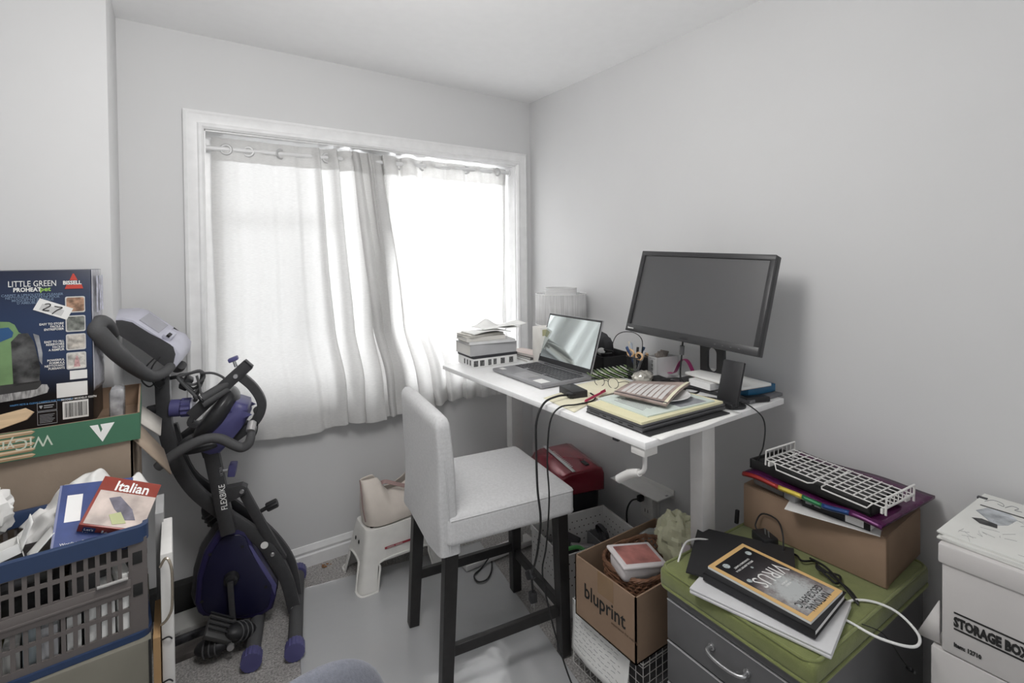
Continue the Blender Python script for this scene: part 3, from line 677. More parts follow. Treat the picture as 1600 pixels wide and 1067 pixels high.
# --- book pile at the window end
zz = TZ
bt = thing('photo_storage_box', 'low white box with black patterned squares at the bottom of the book pile', 'box', (-0.605,-0.455,zz), -3)
MB().box((0.235,0.165,0.042),(0,0,0.021),bev=0.001).build('box_body', mat('white_card',(0.75,0.75,0.74),0.6), bt)
PAT = mat('black_floral_print', (0.10,0.10,0.10), 0.7, vary=0.9, vscale=160)
for k,x in enumerate((-0.105,-0.072,-0.032,-0.004,0.038,0.085)):
    MB().box((0.017+0.006*(k in (0,1,4,5)),0.0006,0.027),(x,-0.0829,0.019)).build('printed_square', PAT, bt)
for y in (-0.05,-0.02,0.01): MB().box((0.0006,0.014,0.024),(-0.1179,y,0.019)).build('printed_square', PAT, bt)
MB().box((0.239,0.169,0.012),(0,0,0.0475),bev=0.001).build('lid', mat('black_card',(0.03,0.03,0.035),0.5), bt)
zz += 0.0545
t = book('thick grey dictionary-sized book lying on the patterned storage box in the pile', (-0.612,-0.45), 0.245,0.175,0.052,-4,zz,mat('grey_cover',(0.42,0.42,0.43),0.5),PGM); zz += 0.0525
t = book('thin pale hardback in the book pile with a dark lower edge', (-0.615,-0.46), 0.235,0.17,0.012,-9,zz,mat('pale_cover',(0.70,0.70,0.70),0.5),PGM); zz += 0.0125
t = book('off-white paperback near the top of the book pile, spine toward the room', (-0.64,-0.45), 0.20,0.14,0.020,-6,zz,mat('offwhite_cover',(0.66,0.64,0.60),0.6),PGM); zz += 0.0205
t = book('slim beige notebook at the top of the book pile under the loose papers', (-0.645,-0.452), 0.19,0.13,0.010,4,zz,mat('beige_cover',(0.62,0.60,0.55),0.6),PGM); zz += 0.0105
def paper(name, label, pts_f, nu=12, nv=8, m=PAPER, cat='paper', th=0.0008):
    b = MB(); b.grid(pts_f,nu,nv); o = b.build(name, m, solid=th, off=1, smooth=60); return tag(o,label,cat)
z0 = zz
paper('folded_papers','stack of folded white letters on top of the book pile',lambda u,v:(-0.72+0.19*u,-0.53+0.13*v-0.02*u,z0+0.002+0.012*math.sin(3.1*u)*(1-v)),m=PAPER,th=0.004)
paper('curled_paper','crumpled receipt with a corner sticking up on top of the book pile',lambda u,v:(-0.66+0.20*u,-0.53+0.14*v,z0+0.020+0.035*max(0,v-0.55)*2*math.exp(-((u-0.45)/0.22)**2)+0.004*math.sin(6*u)),m=PAPER)
paper('long_paper','loose white sheet jutting right from the top of the book pile',lambda u,v:(-0.60+0.20*u,-0.51+0.10*v,z0+0.021+0.012*u*u+0.003*math.sin(5*u+3*v)),m=PAPER)
# magazines and tall white carton in the corner
for k in range(3):
    book(['bottom magazine of the three lying between the book pile and the tall white carton','middle magazine of the three between the book pile and the tall white carton','top magazine, open to a pinkish page, beside the tall white carton'][k],(-0.40+0.006*k,-0.49),0.10,0.20,0.011,-5+5*k,TZ+0.0115*k,[WHT,mat('charcoal_cover',(0.07,0.07,0.07),0.5),mat('pinkish_cover',(0.62,0.53,0.50),0.6)][k],PGM,name='magazine',hard=0.001)
tc_ = thing('tall_carton', 'tall white carton with a printed t behind the open laptop', 'box', (-0.375,-0.625,TZ), -4)
MB().box((0.11,0.07,0.175),(0,0,0.0875),bev=0.001).build('carton_body', mat('cream_white_card',(0.74,0.72,0.68),0.6), tc_)
MB().box((0.045,0.0006,0.03),(-0.022,-0.0353,0.15)).build('olive_patch', mat('olive_print',(0.42,0.40,0.24),0.6), tc_)
text(tc_,'t',0.06,(-0.035,-0.0355,0.085),(1,0,0),(0,0,1),INK,bold=0.02)
# --- lamp
lm = thing('table_lamp', 'white drum shade table lamp in the corner of the desk', 'lamp', (-0.155,-0.475,TZ), 0)
def shade_mat(name, op):
    m = bpy.data.materials.new(name); m.use_nodes=True; n=m.node_tree.nodes; l=m.node_tree.links; n.clear()
    oo=n.new('ShaderNodeOutputMaterial'); d=n.new('ShaderNodeBsdfDiffuse'); d.inputs[0].default_value=(0.82,0.82,0.82,1); tr=n.new('ShaderNodeBsdfTranslucent'); tr.inputs[0].default_value=(0.82,0.82,0.82,1)
    tp=n.new('ShaderNodeBsdfTransparent'); t=n.new('ShaderNodeTexCoord'); w_=n.new('ShaderNodeTexNoise'); w_.inputs['Scale'].default_value=300; mp=n.new('ShaderNodeMapping'); mp.inputs['Scale'].default_value=(1,1,0.02)
    l.new(t.outputs['Object'],mp.inputs[0]); l.new(mp.outputs[0],w_.inputs['Vector']); rm=n.new('ShaderNodeMapRange'); rm.inputs[1].default_value=0.4; rm.inputs[2].default_value=0.6; rm.inputs[3].default_value=op; rm.inputs[4].default_value=op*0.5; l.new(w_.outputs[0],rm.inputs[0])
    a=n.new('ShaderNodeMixShader'); a.inputs[0].default_value=0.4; l.new(d.outputs[0],a.inputs[1]); l.new(tr.outputs[0],a.inputs[2])
    c=n.new('ShaderNodeMixShader'); l.new(rm.outputs[0],c.inputs[0]); l.new(a.outputs[0],c.inputs[1]); l.new(tp.outputs[0],c.inputs[2]); l.new(c.outputs[0],oo.inputs[0]); return m
MB().lathe([(0.0001,0.012),(0.055,0.012),(0.06,0.008),(0.06,0)],32).build('base', STEEL, lm)
MB().cyl((0,0,0.01),(0,0,0.30),0.007).build('pole', STEEL, lm)
MB().lathe([(0.135,0.155),(0.135,0.315)],48).build('outer_shade', shade_mat('outer_voile',0.45), lm, solid=0.001)
MB().lathe([(0.085,0.165),(0.085,0.345)],48).build('inner_shade', shade_mat('inner_voile',0.0), lm, solid=0.001)
for rr,z in ((0.085,0.345),(0.135,0.155),(0.135,0.315),(0.085,0.33)): MB().tube([(rr*math.cos(a/24*2*math.pi),rr*math.sin(a/24*2*math.pi),z) for a in range(24)],0.0018,n=6,sub=1,closed=True).build('shade_ring', WHT, lm)
w_ = MB()
for an in (0,2.1,4.2): w_.cyl((0,0,0.30),(0.135*math.cos(an),0.135*math.sin(an),0.315),0.0015,n=6)
w_.build('shade_spider', STEEL, lm)
# --- open laptop
ALU = mat('gunmetal_aluminium', (0.30,0.30,0.31), 0.4, 0.3)
KEY = mat('dark_keys', (0.045,0.045,0.05), 0.5)
lp = thing('open_laptop', 'open slim grey laptop facing the bar chair, screen reflecting the curtains', 'laptop', (-0.571,-0.83,TZ), 88)
# local: x along hinge (world +y), y toward the wall... front edge at -y (faces world -x) after 88 deg: local -y -> world +x ; so mirror
lp.rotation_euler = (0,0,R(-92))
# now local +x -> world -y, local +y -> world +x (hinge at +y)
LW, LD = 0.375, 0.255
MB().box((LW,LD,0.014),(0,0,0.009),bev=0.005,seg=3).build('base', ALU, lp)
b = MB()
for r_ in range(5):
    n_ = 14
    for c_ in range(n_):
        b.box((0.0205,0.0165,0.0012),(-0.163+c_*0.0248+0.004*(r_%2), 0.095-r_*0.0205, 0.0168),bev=0.0)
b.box((0.11,0.0165,0.0012),(-0.02,-0.009,0.0168))
for c_ in (-0.16,-0.135,-0.11,0.06,0.085,0.11,0.135,0.16): b.box((0.021,0.0165,0.0012),(c_,-0.009,0.0168))
kb = b.build('keyboard', KEY, lp)
MB().box((0.105,0.062,0.0006),(0.01,-0.075,0.0164)).build('touchpad', mat('touchpad_alu',(0.40,0.40,0.41),0.3,0.5), lp)
MB().box((0.035,0.022,0.0005),(-0.15,-0.095,0.0163)).build('sticker', PAPER, lp)
MB().box((0.06,0.045,0.0005),(0.13,-0.085,0.0163)).build('sticker', PAPER, lp)
lid = MB(); lid.box((LW,0.235,0.005),(0,0.1175,-0.0025),bev=0.0022); an = R(72)
ld_ = lid.build('screen_lid', ALU, lp, loc=(0,LD/2-0.006,0.018), rot=(an,0,0))
sc_ = bpy.data.materials.new('glossy_screen'); sc_.use_nodes = True; n_ = sc_.node_tree.nodes['Principled BSDF']
n_.inputs['Base Color'].default_value = (0.62,0.68,0.68,1); setp(n_,'Metallic',0.85); n_.inputs['Roughness'].default_value = 0.06; setp(n_,'Specular IOR Level',1.0); setp(n_,'IOR',2.6)
_ns = sc_.node_tree.nodes.new('ShaderNodeTexNoise'); _ns.inputs['Scale'].default_value = 3
_mr = sc_.node_tree.nodes.new('ShaderNodeMapRange'); _mr.inputs[3].default_value = 0.04; _mr.inputs[4].default_value = 0.09
sc_.node_tree.links.new(_ns.outputs[0], _mr.inputs[0]); sc_.node_tree.links.new(_mr.outputs[0], n_.inputs['Roughness'])
MB().box((LW-0.008,0.228,0.0008),(0,0.119,0.0003)).build('bezel', BLK, ld_)
MB().box((LW-0.022,0.198,0.0008),(0,0.126,0.0009)).build('display', sc_, ld_)
MB().cyl((-0.13,LD/2-0.006,0.016),(0.13,LD/2-0.006,0.016),0.005).build('hinge', DRK, lp)
# --- laptop power brick with cables
br = thing('power_brick', 'black laptop power brick on the desk edge, its cord hanging down by the chair', 'power adapter', (-0.655,-1.14,TZ), -12)
MB().box((0.062,0.105,0.028),(0,0,0.014),bev=0.003).build('brick', mat('matt_black_plastic',(0.028,0.028,0.03),0.55), br)
iv = lambda x,y,z: tuple(Euler((0,0,R(12))).to_matrix() @ (Vector((x,y,z))-Vector((-0.655,-1.14,TZ))))
MB().box((0.028,0.03,0.017),(-0.03,-0.04,0.014),bev=0.004).build('cord_plug', BLK, br)
MB().tube([iv(*p) for p in [(-0.705,-1.17,0.98),(-0.76,-1.175,0.985),(-0.825,-1.185,0.975),(-0.862,-1.19,0.92),(-0.868,-1.195,0.83),(-0.868,-1.20,0.70),(-0.865,-1.212,0.60),(-0.868,-1.20,0.50),(-0.87,-1.185,0.44),(-0.872,-1.17,0.395),(-0.868,-1.168,0.33)]],0.0038,n=10,sub=6).build('power_cord', CABLE, br)
MB().tube([iv(*p) for p in [(-0.62,-1.195,0.978),(-0.625,-1.225,0.972),(-0.665,-1.25,0.970),(-0.74,-1.255,0.972),(-0.815,-1.255,0.975),(-0.852,-1.25,0.93),(-0.858,-1.242,0.80),(-0.858,-1.25,0.68),(-0.86,-1.235,0.52),(-0.862,-1.215,0.42),(-0.85,-1.235,0.30),(-0.83,-1.27,0.17),(-0.80,-1.31,0.05),(-0.77,-1.37,0.010),(-0.72,-1.47,0.008)]],0.0028,n=8,sub=6).build('thin_cord', CABLE, br)
pl = MB(); pl.box((0.022,0.04,0.03),iv(-0.868,-1.155,0.385),rot=(R(-35),0,R(10)),bev=0.006); pl.build('right_angle_plug', BLK, br)
pl = MB(); pl.box((0.026,0.026,0.034),iv(-0.868,-1.168,0.315),bev=0.005); pp = pl.build('wall_plug', BLK, br)
pl = MB(); pl.box((0.0015,0.006,0.018),iv(-0.868,-1.162,0.29)); pl.box((0.0015,0.006,0.018),iv(-0.868,-1.175,0.29)); pl.build('prongs', STEEL, pp)
# --- yellow envelope and papers between the laptops
paper('manila_sheet','large cream paper lying flat between the two laptops',lambda u,v:(-0.79+0.36*u+0.02*v,-1.30+0.19*v+0.09*u*(1-v)+0.05*u,TZ+0.001+0.006*max(0,math.sin(3*u))*v*0.6),m=CREAM)
paper('curled_cream_paper','curled cream paper under the monitor side of the power brick',lambda u,v:(-0.60+0.22*u,-1.22+0.17*v,TZ+0.005+0.012*math.sin(3.1*v)*u),m=CREAM)
pen = thing('red_pen', 'red pen lying on the cream paper beside the round glasses', 'pen', (-0.62,-1.232,TZ+0.016), 20)
MB().cyl((-0.09,0,0),(0.06,0,0),0.0045,n=10).build('barrel', mat('red_pen_plastic',(0.40,0.02,0.07),0.35), pen)
MB().cyl((-0.10,0,0),(-0.09,0,0),0.001,n=8,r2=0.0044).build('tip', mat('red_pen_plastic',(0.40,0.02,0.07),0.35), pen)
MB().box((0.04,0.002,0.002),(0.045,0,0.006)).build('clip', mat('red_pen_plastic',(0.40,0.02,0.07),0.35), pen)
gl = thing('eyeglasses', 'round wire framed glasses standing on the cream paper', 'glasses', (-0.50,-1.155,TZ+0.026), 15)
for y in (0.03,-0.03): MB().tube([(0.008*0,y+0.022*math.cos(a/20*2*math.pi),0.002+0.020*math.sin(a/20*2*math.pi)) for a in range(20)],0.0012,n=6,sub=1,closed=True).build('lens_rim', BLK, gl)
MB().tube([(0,0.009,0.005),(0,0,0.009),(0,-0.009,0.005)],0.0012,n=6,sub=3).build('bridge', BLK, gl)
for y in (0.052,-0.052): MB().tube([(0,y,0.008),(0.06,y*0.95,0.0),(0.11,y*0.9,-0.018)],0.0013,n=6,sub=3).build('temple_arm', BLK, gl)
# --- tea packets
PK = [mat('packet_green',(0.20,0.29,0.12),0.35,vary=0.6,vscale=80), mat('packet_pale',(0.58,0.60,0.54),0.3,vary=0.4,vscale=80), mat('packet_foil',(0.55,0.57,0.56),0.25,0.4,vary=0.3,vscale=80)]
for k in range(11):
    x = -0.425+0.016*k; y = -1.005-0.007*k
    t = thing('tea_sachet', 'green and silver sachet standing in the row behind the open laptop', 'sachet', (x,y,TZ+0.003+0.0015*k), group='row of green sachets', rot=(R(6),R(24),R(-20+3*math.sin(k*3))))
    MB().box((0.075,0.05,0.004),(0,0,0.012),bev=0.0019,seg=2).build('packet', PK[k%2], t)
    MB().box((0.078,0.006,0.001),(0,0.026,0.012)).build('crimped_edge', PK[2], t)
# --- black organiser box with pouch, camera strap
ob_ = thing('desk_organiser', 'black open box behind the laptop screen holding a pouch and cords', 'box', (-0.235,-0.88,TZ), -12)
b = MB(); A,Bq,Hq = 0.085,0.12,0.075
b.bx(-A,A,-Bq,Bq,0,0.003); b.bx(-A,-A+0.004,-Bq,Bq,0,Hq); b.bx(A-0.004,A,-Bq,Bq,0,Hq); b.bx(-A,A,-Bq,-Bq+0.004,0,Hq); b.bx(-A,A,Bq-0.004,Bq,0,Hq); b.build('box_shell', mat('black_leatherette',(0.02,0.02,0.022),0.5,bump=0.2), ob_)
pc = crumple(0.055,0.06,0.075,9,0.25,24,18).build('fabric_pouch', mat('charcoal_fabric',(0.06,0.06,0.065),0.9), smooth=30); pc.location=(-0.24,-0.86,TZ+0.085); tag(pc,'charcoal fabric pouch peaking out of the black desk organiser','pouch')
o = MB().tube([(-0.29,-0.90,1.04),(-0.30,-0.93,1.06),(-0.27,-0.96,1.055),(-0.25,-0.93,1.045),(-0.29,-0.91,1.05),(-0.31,-0.94,1.045),(-0.28,-0.97,1.05)],0.0045,n=8,sub=6).build('coiled_cord', CABLE); tag(o,'coiled black cord lying on the desk organiser','cord')
o = MB().lathe([(0.0001,0.016),(0.012,0.014),(0.017,0.006),(0.018,0)],20).build('white_disc', WHT); o.location=(-0.30,-0.925,1.052); o.rotation_euler=(R(20),R(-50),0); tag(o,'small white round cap among the cords of the organiser','cap')
o = MB().tube([(-0.25,-0.95,1.03),(-0.25,-0.945,1.08),(-0.25,-0.97,1.125),(-0.25,-1.02,1.147),(-0.25,-1.08,1.147),(-0.25,-1.115,1.12),(-0.25,-1.11,1.06)],0.0018,n=6,sub=6).build('headset_band', CABLE); tag(o,'thin black loop arching over the pens behind the organiser','headband')
# --- pen cup
MESH = mat('black_mesh', (0.03,0.03,0.032), 0.5, 0.3)
pcup = thing('pen_cup', 'black wire mesh pen cup in front of the white carton', 'pen holder', (-0.265,-1.10,TZ), 0)
b = MB(); r_ = 0.042
for z in [0.004+0.006*i for i in range(15)]: b.tube([(r_*math.cos(a/20*2*math.pi),r_*math.sin(a/20*2*math.pi),z) for a in range(20)],0.0009,n=4,sub=1,closed=True)
for a in range(40): an = a/40*2*math.pi; b.cyl((r_*math.cos(an),r_*math.sin(an),0.002),(r_*math.cos(an),r_*math.sin(an),0.088),0.0008,n=4)
b.build('mesh_wall', MESH, pcup)
MB().lathe([(0.0001,0.003),(0.042,0.003),(0.043,0)],24).build('base', MESH, pcup)
MB().tube([(0.0425*math.cos(a/24*2*math.pi),0.0425*math.sin(a/24*2*math.pi),0.09) for a in range(24)],0.0022,n=6,sub=1,closed=True).build('rim', MESH, pcup)
PENC = [((0.03,0.06,0.30),'blue'),((0.70,0.66,0.58),'cream'),((0.02,0.02,0.025),'black'),((0.05,0.09,0.22),'navy'),((0.45,0.50,0.58),'pale grey-blue'),((0.03,0.03,0.035),'charcoal'),((0.02,0.05,0.10),'dark teal')]
for k,(c_,nm) in enumerate(PENC):
    an = 0.6+k*0.85; top = Vector((-0.265+0.036*math.cos(an), -1.075-0.012*k+0.035, DZ+0.135+0.012*math.sin(k*2)))
    bot = Vector((-0.265+0.012*math.cos(an+3), -1.10+0.012*math.sin(an+3), DZ+0.006))
    t = thing('pen', nm+' pen standing in the black mesh cup on the desk', 'pen', tuple(bot)); d = top-bot
    m_ = mat('pen_'+nm.replace(' ','_'), c_, 0.35)
    MB().cyl((0,0,0),tuple(d*0.85),0.0045,n=10).build('barrel', m_, t); MB().cyl(tuple(d*0.85),tuple(d),0.0055,n=10).build('cap', m_, t)
scs = thing('scissors', 'orange handled scissors standing handles up in the mesh cup', 'scissors', (-0.285,-1.105,DZ+0.02), 0)
ORG = mat('peach_plastic', (0.72,0.47,0.26), 0.4)
for y,zt in ((0.022,0.085),(-0.024,0.078)):
    MB().tube([(0,y+0.017*math.cos(a/16*2*math.pi),zt+0.014*math.sin(a/16*2*math.pi)) for a in range(16)],0.0045,n=8,sub=1,closed=True).build('handle_loop', ORG, scs)
MB().box((0.002,0.012,0.075),(0,0,0.03)).build('blade', STEEL, scs)
mk = thing('marker_pen', 'silver marker leaning out of the mesh cup toward the white carton', 'pen', (-0.275,-1.10,DZ+0.012))
MB().cyl((0,0,0),(-0.005,-0.055,0.11),0.0055,n=10).build('barrel', mat('silver_marker',(0.5,0.5,0.52),0.35,0.3), mk)
cu2 = thing('tin_can', 'small dark tin behind the pens with a peach lid', 'tin', (-0.20,-1.075,TZ))
MB().lathe([(0.0001,0),(0.022,0),(0.022,0.085),(0.0001,0.085)],20).build('tin_body', BLK, cu2); MB().lathe([(0.023,0.078),(0.023,0.092),(0.0001,0.092)],20).build('lid', ORG, cu2)
o = crumple(0.05,0.03,0.022,13,0.5,24,16).build('crumpled_foil', mat('foil',(0.6,0.58,0.52),0.25,0.5), smooth=10); o.location=(-0.31,-1.17,TZ+0.024); tag(o,'crumpled foil wrapper on the desk at the foot of the mesh cup','wrapper')
# --- white carton with four marks and sachets
wc = thing('small_open_box', 'small open white carton with four round marks, foil packets inside', 'box', (-0.145,-1.135,TZ), -12)
b = MB(); b.bx(-0.055,0.055,-0.032,0.032,0,0.002); b.bx(-0.055,-0.053,-0.032,0.032,0,0.085); b.bx(0.053,0.055,-0.032,0.032,0,0.085); b.bx(-0.055,0.055,-0.032,-0.030,0,0.085); b.bx(-0.055,0.055,0.030,0.032,0,0.085)
b.build('carton', mat('light_grey_card',(0.66,0.66,0.66),0.6), wc)
for z in (0.015,0.032,0.049,0.066): MB().lathe([(0.003,0),(0.0055,0)],16,(-0.0555,0.0,z),(0,R(90),0)).build('printed_ring', INK, wc)
MB().bx(-0.0558,-0.0555,-0.02,0.02,0.076,0.078).build('printed_line', GINK, wc)
for k in range(3):
    o = MB().box((0.045,0.004,0.05),bev=0.0015).build('foil_packet', mat('taupe_packet',(0.34,0.30,0.27),0.35,0.3,vary=0.4,vscale=60)); o.location=(-0.165+0.022*k,-1.14+0.012*k,TZ+0.078); o.rotation_euler=(R(-14+14*k),R(-10+12*k),R(-12)); tag(o,'taupe foil packet sticking out of the small open white carton','packet','foil packets in the small carton')
# --- pink ribbon
RBM = mat('magenta_ribbon', (0.42,0.05,0.19), 0.35)
o = MB().tube([(-0.15,-1.17,TZ+0.02),(-0.15,-1.20,TZ+0.025),(-0.15,-1.225,TZ+0.07),(-0.15,-1.245,TZ+0.088),(-0.15,-1.27,TZ+0.075),(-0.15,-1.30,TZ+0.02),(-0.15,-1.31,TZ+0.004)],1,prof=[(-0.0006,-0.011),(0.0006,-0.011),(0.0006,0.011),(-0.0006,0.011)],up=(0,0.3,1),sub=6).build('pink_ribbon', RBM); tag(o,'magenta ribbon looped upright behind the monitor cable','ribbon')
# --- monitor
mo = thing('computer_monitor', 'large black widescreen monitor on a stand, switched off, tilted back', 'monitor', (-0.16,-1.375,TZ), 0)
SCB = mat('monitor_plastic', (0.035,0.035,0.037), 0.38)
MW, MH = 0.572, 0.345
hd = bpy.data.objects.new('screen_head', None); COL.objects.link(hd); hd.parent = mo
# head local: x -> world -y (right in view), y -> up, z -> toward room (-x)
cx_, cz_ = -0.245, 1.318
Mh = frame((cx_-mo.location.x, 0.017, cz_-TZ), (0.0,-1,-0.04), (0.28,0,0.96))
hd.matrix_local = Mh
MB().box((MW,MH,0.028),(0,0,-0.016),bev=0.003).build('housing', SCB, hd)
MB().box((MW*0.6,MH*0.6,0.03),(0,0,-0.042),bev=0.008).build('rear_bulge', SCB, hd)
b = MB(); fw = 0.019
b.bx(-MW/2,MW/2,MH/2-fw,MH/2,-0.003,0.006,bev=0.0015); b.bx(-MW/2,MW/2,-MH/2,-MH/2+0.030,-0.003,0.006,bev=0.0015); b.bx(-MW/2,-MW/2+fw,-MH/2+0.029,MH/2-fw+0.001,-0.003,0.006,bev=0.0015); b.bx(MW/2-fw,MW/2,-MH/2+0.029,MH/2-fw+0.001,-0.003,0.006,bev=0.0015)
bz = b.build('bezel', SCB, hd)
scm = mat('matte_screen', (0.028,0.028,0.03), 0.36, spec=1.0, vary=0.03, ior=1.65)
MB().box((MW-2*fw+0.004,MH-fw-0.028,0.002),(0,0.0055,-0.001)).build('display', scm, hd)
text(hd,'lenovo',0.011,(-MW/2+0.012,-MH/2+0.010,0.0065),(1,0,0),(0,1,0),PAPER,bold=0.02)
MB().box((0.035,0.010,0.006),(0.0,-MH/2+0.013,0.0055),bev=0.003).build('webcam_sensor', BLK, hd)
for k in range(4): MB().box((0.006,0.002,0.001),(0.13+0.03*k,-MH/2+0.013,0.0065)).build('button', mat('button_grey',(0.12,0.12,0.12),0.4), hd)
MB().box((0.16,0.105,0.03),(0,0,-0.065),bev=0.004).build('vesa_mount', SCB, hd)
# stand: neck with oval cable hole
N = MB(); ny, nz0, nz1 = 0.052, 0.012, 0.34
outer = [(-ny,nz0),(ny,nz0),(ny,nz1),(-ny,nz1)]
inner = []
for a in range(24):
    an = 2*math.pi*a/24; hy = 0.021*math.cos(an); hz = 0.021*math.sin(an)+(0.026 if math.sin(an)>0 else -0.026)+0.10; inner.append((hy,hz))
for x in (0.0,0.014):
    ov = [N.bm.verts.new((x,p[0],p[1])) for p in outer]; ivv = [N.bm.verts.new((x,p[0],p[1])) for p in inner]
    es = [N.bm.edges.new((ov[i],ov[(i+1)%4])) for i in range(4)]+[N.bm.edges.new((ivv[i],ivv[(i+1)%24])) for i in range(24)]
    bmesh.ops.triangle_fill(N.bm, edges=es, use_beauty=True)
    if x == 0.0: o0, i0 = ov, ivv
for i in range(4): N.bm.faces.new((o0[i],o0[(i+1)%4],ov[(i+1)%4],ov[i]))
for i in range(24): N.bm.faces.new((i0[i],i0[(i+1)%24],ivv[(i+1)%24],ivv[i]))
nk = N.build('neck', SCB, mo, loc=(0.035,0.02,0)); 
MB().box((0.17,0.25,0.012),(-0.0,0.02,0.006),bev=0.004).build('stand_base', SCB, mo)
mc = thing('monitor_cable', 'black cable with a ferrite block hanging from the monitor edge', 'cable', (-0.235,-1.305,1.16))
MB().tube([(0,-0.003,0.0),(-0.003,0,-0.03),(-0.002,0.006,-0.085),(0.0,0.013,-0.13),(0.0,0.012,-0.165),(-0.01,0.0,-0.188)],0.0032,n=8,sub=5).build('cord', CABLE, mc)
MB().cyl((-0.003,0.001,-0.035),(-0.002,0.005,-0.07),0.0085,n=14).build('ferrite_block', mat('ferrite_grey',(0.10,0.10,0.105),0.5), mc)
# --- papers/folders under the monitor
slab('ring_binder','blue ring binder lying at the back of the desk behind the charging stand','binder',(-0.13,-1.49),(0.15,0.15,0.028),-6,mat('binder_blue',(0.02,0.12,0.24),0.4),TZ+0.014,bev=0.002)
slab('grey_file','flat grey file under the blue binder at the back of the desk','file',(-0.145,-1.465),(0.19,0.25,0.012),-4,mat('file_grey',(0.15,0.15,0.16),0.5),TZ+0.0005,bev=0.002)
t = thing('writing_pad','thick white writing pad on top of the binder below the monitor','pad',(-0.155,-1.435,TZ+0.0425),-10)
MB().box((0.145,0.27,0.009),(0,0,0.0045),bev=0.001).build('sheets', PAPER, t); MB().box((0.146,0.271,0.0015),(0,0,-0.0006)).build('backing', mat('backing_card',(0.33,0.31,0.28),0.8), t)
slab('white_carton','small white printed carton under the writing pad','box',(-0.225,-1.39),(0.05,0.10,0.024),-8,WHT,TZ+0.0165)
# --- black charging stand
cs = thing('phone_charging_stand', 'black upright wireless charging stand at the near end of the desk', 'charger', (-0.325,-1.555,TZ), -4)
MB().lathe([(0.0001,0.008),(0.045,0.008),(0.05,0.005),(0.05,0)],36,(0.01,0.005,0)).build('base_disc', BLK, cs)
b = MB(); b.box((0.012,0.078,0.15),(0,0,0.078),rot=(0,R(17),0),bev=0.003); b.build('charging_pad', BLK, cs, loc=(0.008,0,0))
MB().box((0.03,0.07,0.016),(-0.018,0,0.012),bev=0.003).build('phone_ledge', BLK, cs)
MB().tube([(0.02,-0.03,0.012),(0.03,-0.045,0.014),(0.06,-0.075,-0.02),(0.066,-0.085,-0.06),(0.055,-0.085,-0.12),(0.04,-0.08,-0.155),(0.045,-0.075,-0.20)],0.0022,n=6,sub=6).build('usb_cord', CABLE, cs)
o = MB().tube([(-0.40,-1.30,0.972),(-0.36,-1.36,0.985),(-0.33,-1.42,0.98),(-0.34,-1.45,1.0),(-0.37,-1.42,1.005),(-0.35,-1.39,0.985),(-0.32,-1.43,0.972),(-0.30,-1.49,0.972)],0.0035,n=8,sub=6).build('tangled_cable', CABLE); tag(o,'black cable coiled on the desk beside the charging stand','cable')
o = MB().tube([(-0.30,-1.22,0.972),(-0.27,-1.25,0.99),(-0.24,-1.29,0.995),(-0.26,-1.33,0.985),(-0.30,-1.36,0.975),(-0.33,-1.34,0.972)],0.0035,n=8,sub=6).build('loose_cable', CABLE); tag(o,'black cable lying below the monitor beside the pink ribbon','cable')
o = MB().box((0.09,0.035,0.018),bev=0.004).build('cable_adapter', BLK); o.location=(-0.20,-1.575,TZ+0.010); o.rotation_euler=(0,0,R(-25)); tag(o,'black cable adapter beside the charging stand near the wall','adapter')
slab('black_pouch','flat black pouch lying in front of the small open carton','pouch',(-0.245,-1.205),(0.07,0.12,0.014),-15,mat('matt_black_fabric',(0.02,0.02,0.02),0.8),TZ,bev=0.005)
# --- closed laptop stack
lf_ = slab('black_folder','black folder under the closed laptop at the near corner of the desk','folder',(-0.578,-1.462),(0.368,0.27,0.003),-2,mat('folder_black',(0.025,0.025,0.027),0.5),TZ+0.0016)
paper('hanging_papers','crinkled white papers under the black folder, sticking out over the desk end',lambda u,v:(-0.76+0.40*u,-1.625+0.10*v+0.004*math.sin(9*u),TZ+0.0002+0.0008*math.sin(12*u)*(1-v)*(1-v)),m=PAPER,th=0.0006)
t = thing('closed_laptop','thick black closed laptop under the yellow pads at the near end of the desk','laptop',(-0.572,-1.452,TZ+0.0052),-2)
MB().box((0.385,0.24,0.013),(0,0,0.0065),bev=0.0025).build('base', mat('graphite_shell',(0.10,0.10,0.105),0.32,0.3), t)
MB().box((0.385,0.24,0.007),(0,0,0.0172),bev=0.003).build('lid', mat('graphite_shell',(0.10,0.10,0.105),0.32,0.3), t)
pt = MB()
for k in range(9): pt.box((0.0008,0.0022,0.006),(-0.1927,0.10-0.005*k,0.007))
pt.build('vent', INK, t)
for k,(y,w_) in enumerate(((0.035,0.015),(0.0,0.012),(-0.035,0.016),(-0.075,0.022))): MB().box((0.0008,w_,0.004),(-0.1927,y,0.007)).build('port', INK, t)
z1 = TZ+0.0262
YEL = mat('yellow_pad_paper', (0.74,0.70,0.47), 0.85)
slab('legal_pad','yellow writing pad on the closed black laptop','pad',(-0.575,-1.452),(0.375,0.232,0.007),-2,YEL,z1); z1 += 0.0073
t = thing('printed_report','pale green printed sheets lying on the yellow pad under the plate','paper',(-0.56,-1.44,z1),-4)
MB().box((0.30,0.225,0.004),(0,0,0.002)).build('sheets', mat('pale_green_paper',(0.62,0.69,0.64),0.8), t)
MB().box((0.12,0.20,0.0006),(0.06,-0.004,0.0044)).build('printed_photo', mat('grey_print',(0.30,0.31,0.33),0.5,vary=0.3,vscale=30), t)
for k in range(10): MB().box((0.004,0.13-0.01*(k%3),0.0004),(-0.12+0.011*k,0.0,0.0043)).build('text_line', GINK, t)
z1 += 0.005
paper('loose_sheet','white sheet hanging over the near corner of the green report',lambda u,v:(-0.70+0.32*u,-1.56+0.17*v,z1+0.0006+0.002*math.sin(4*u)),m=PAPER,th=0.0005) if False else None
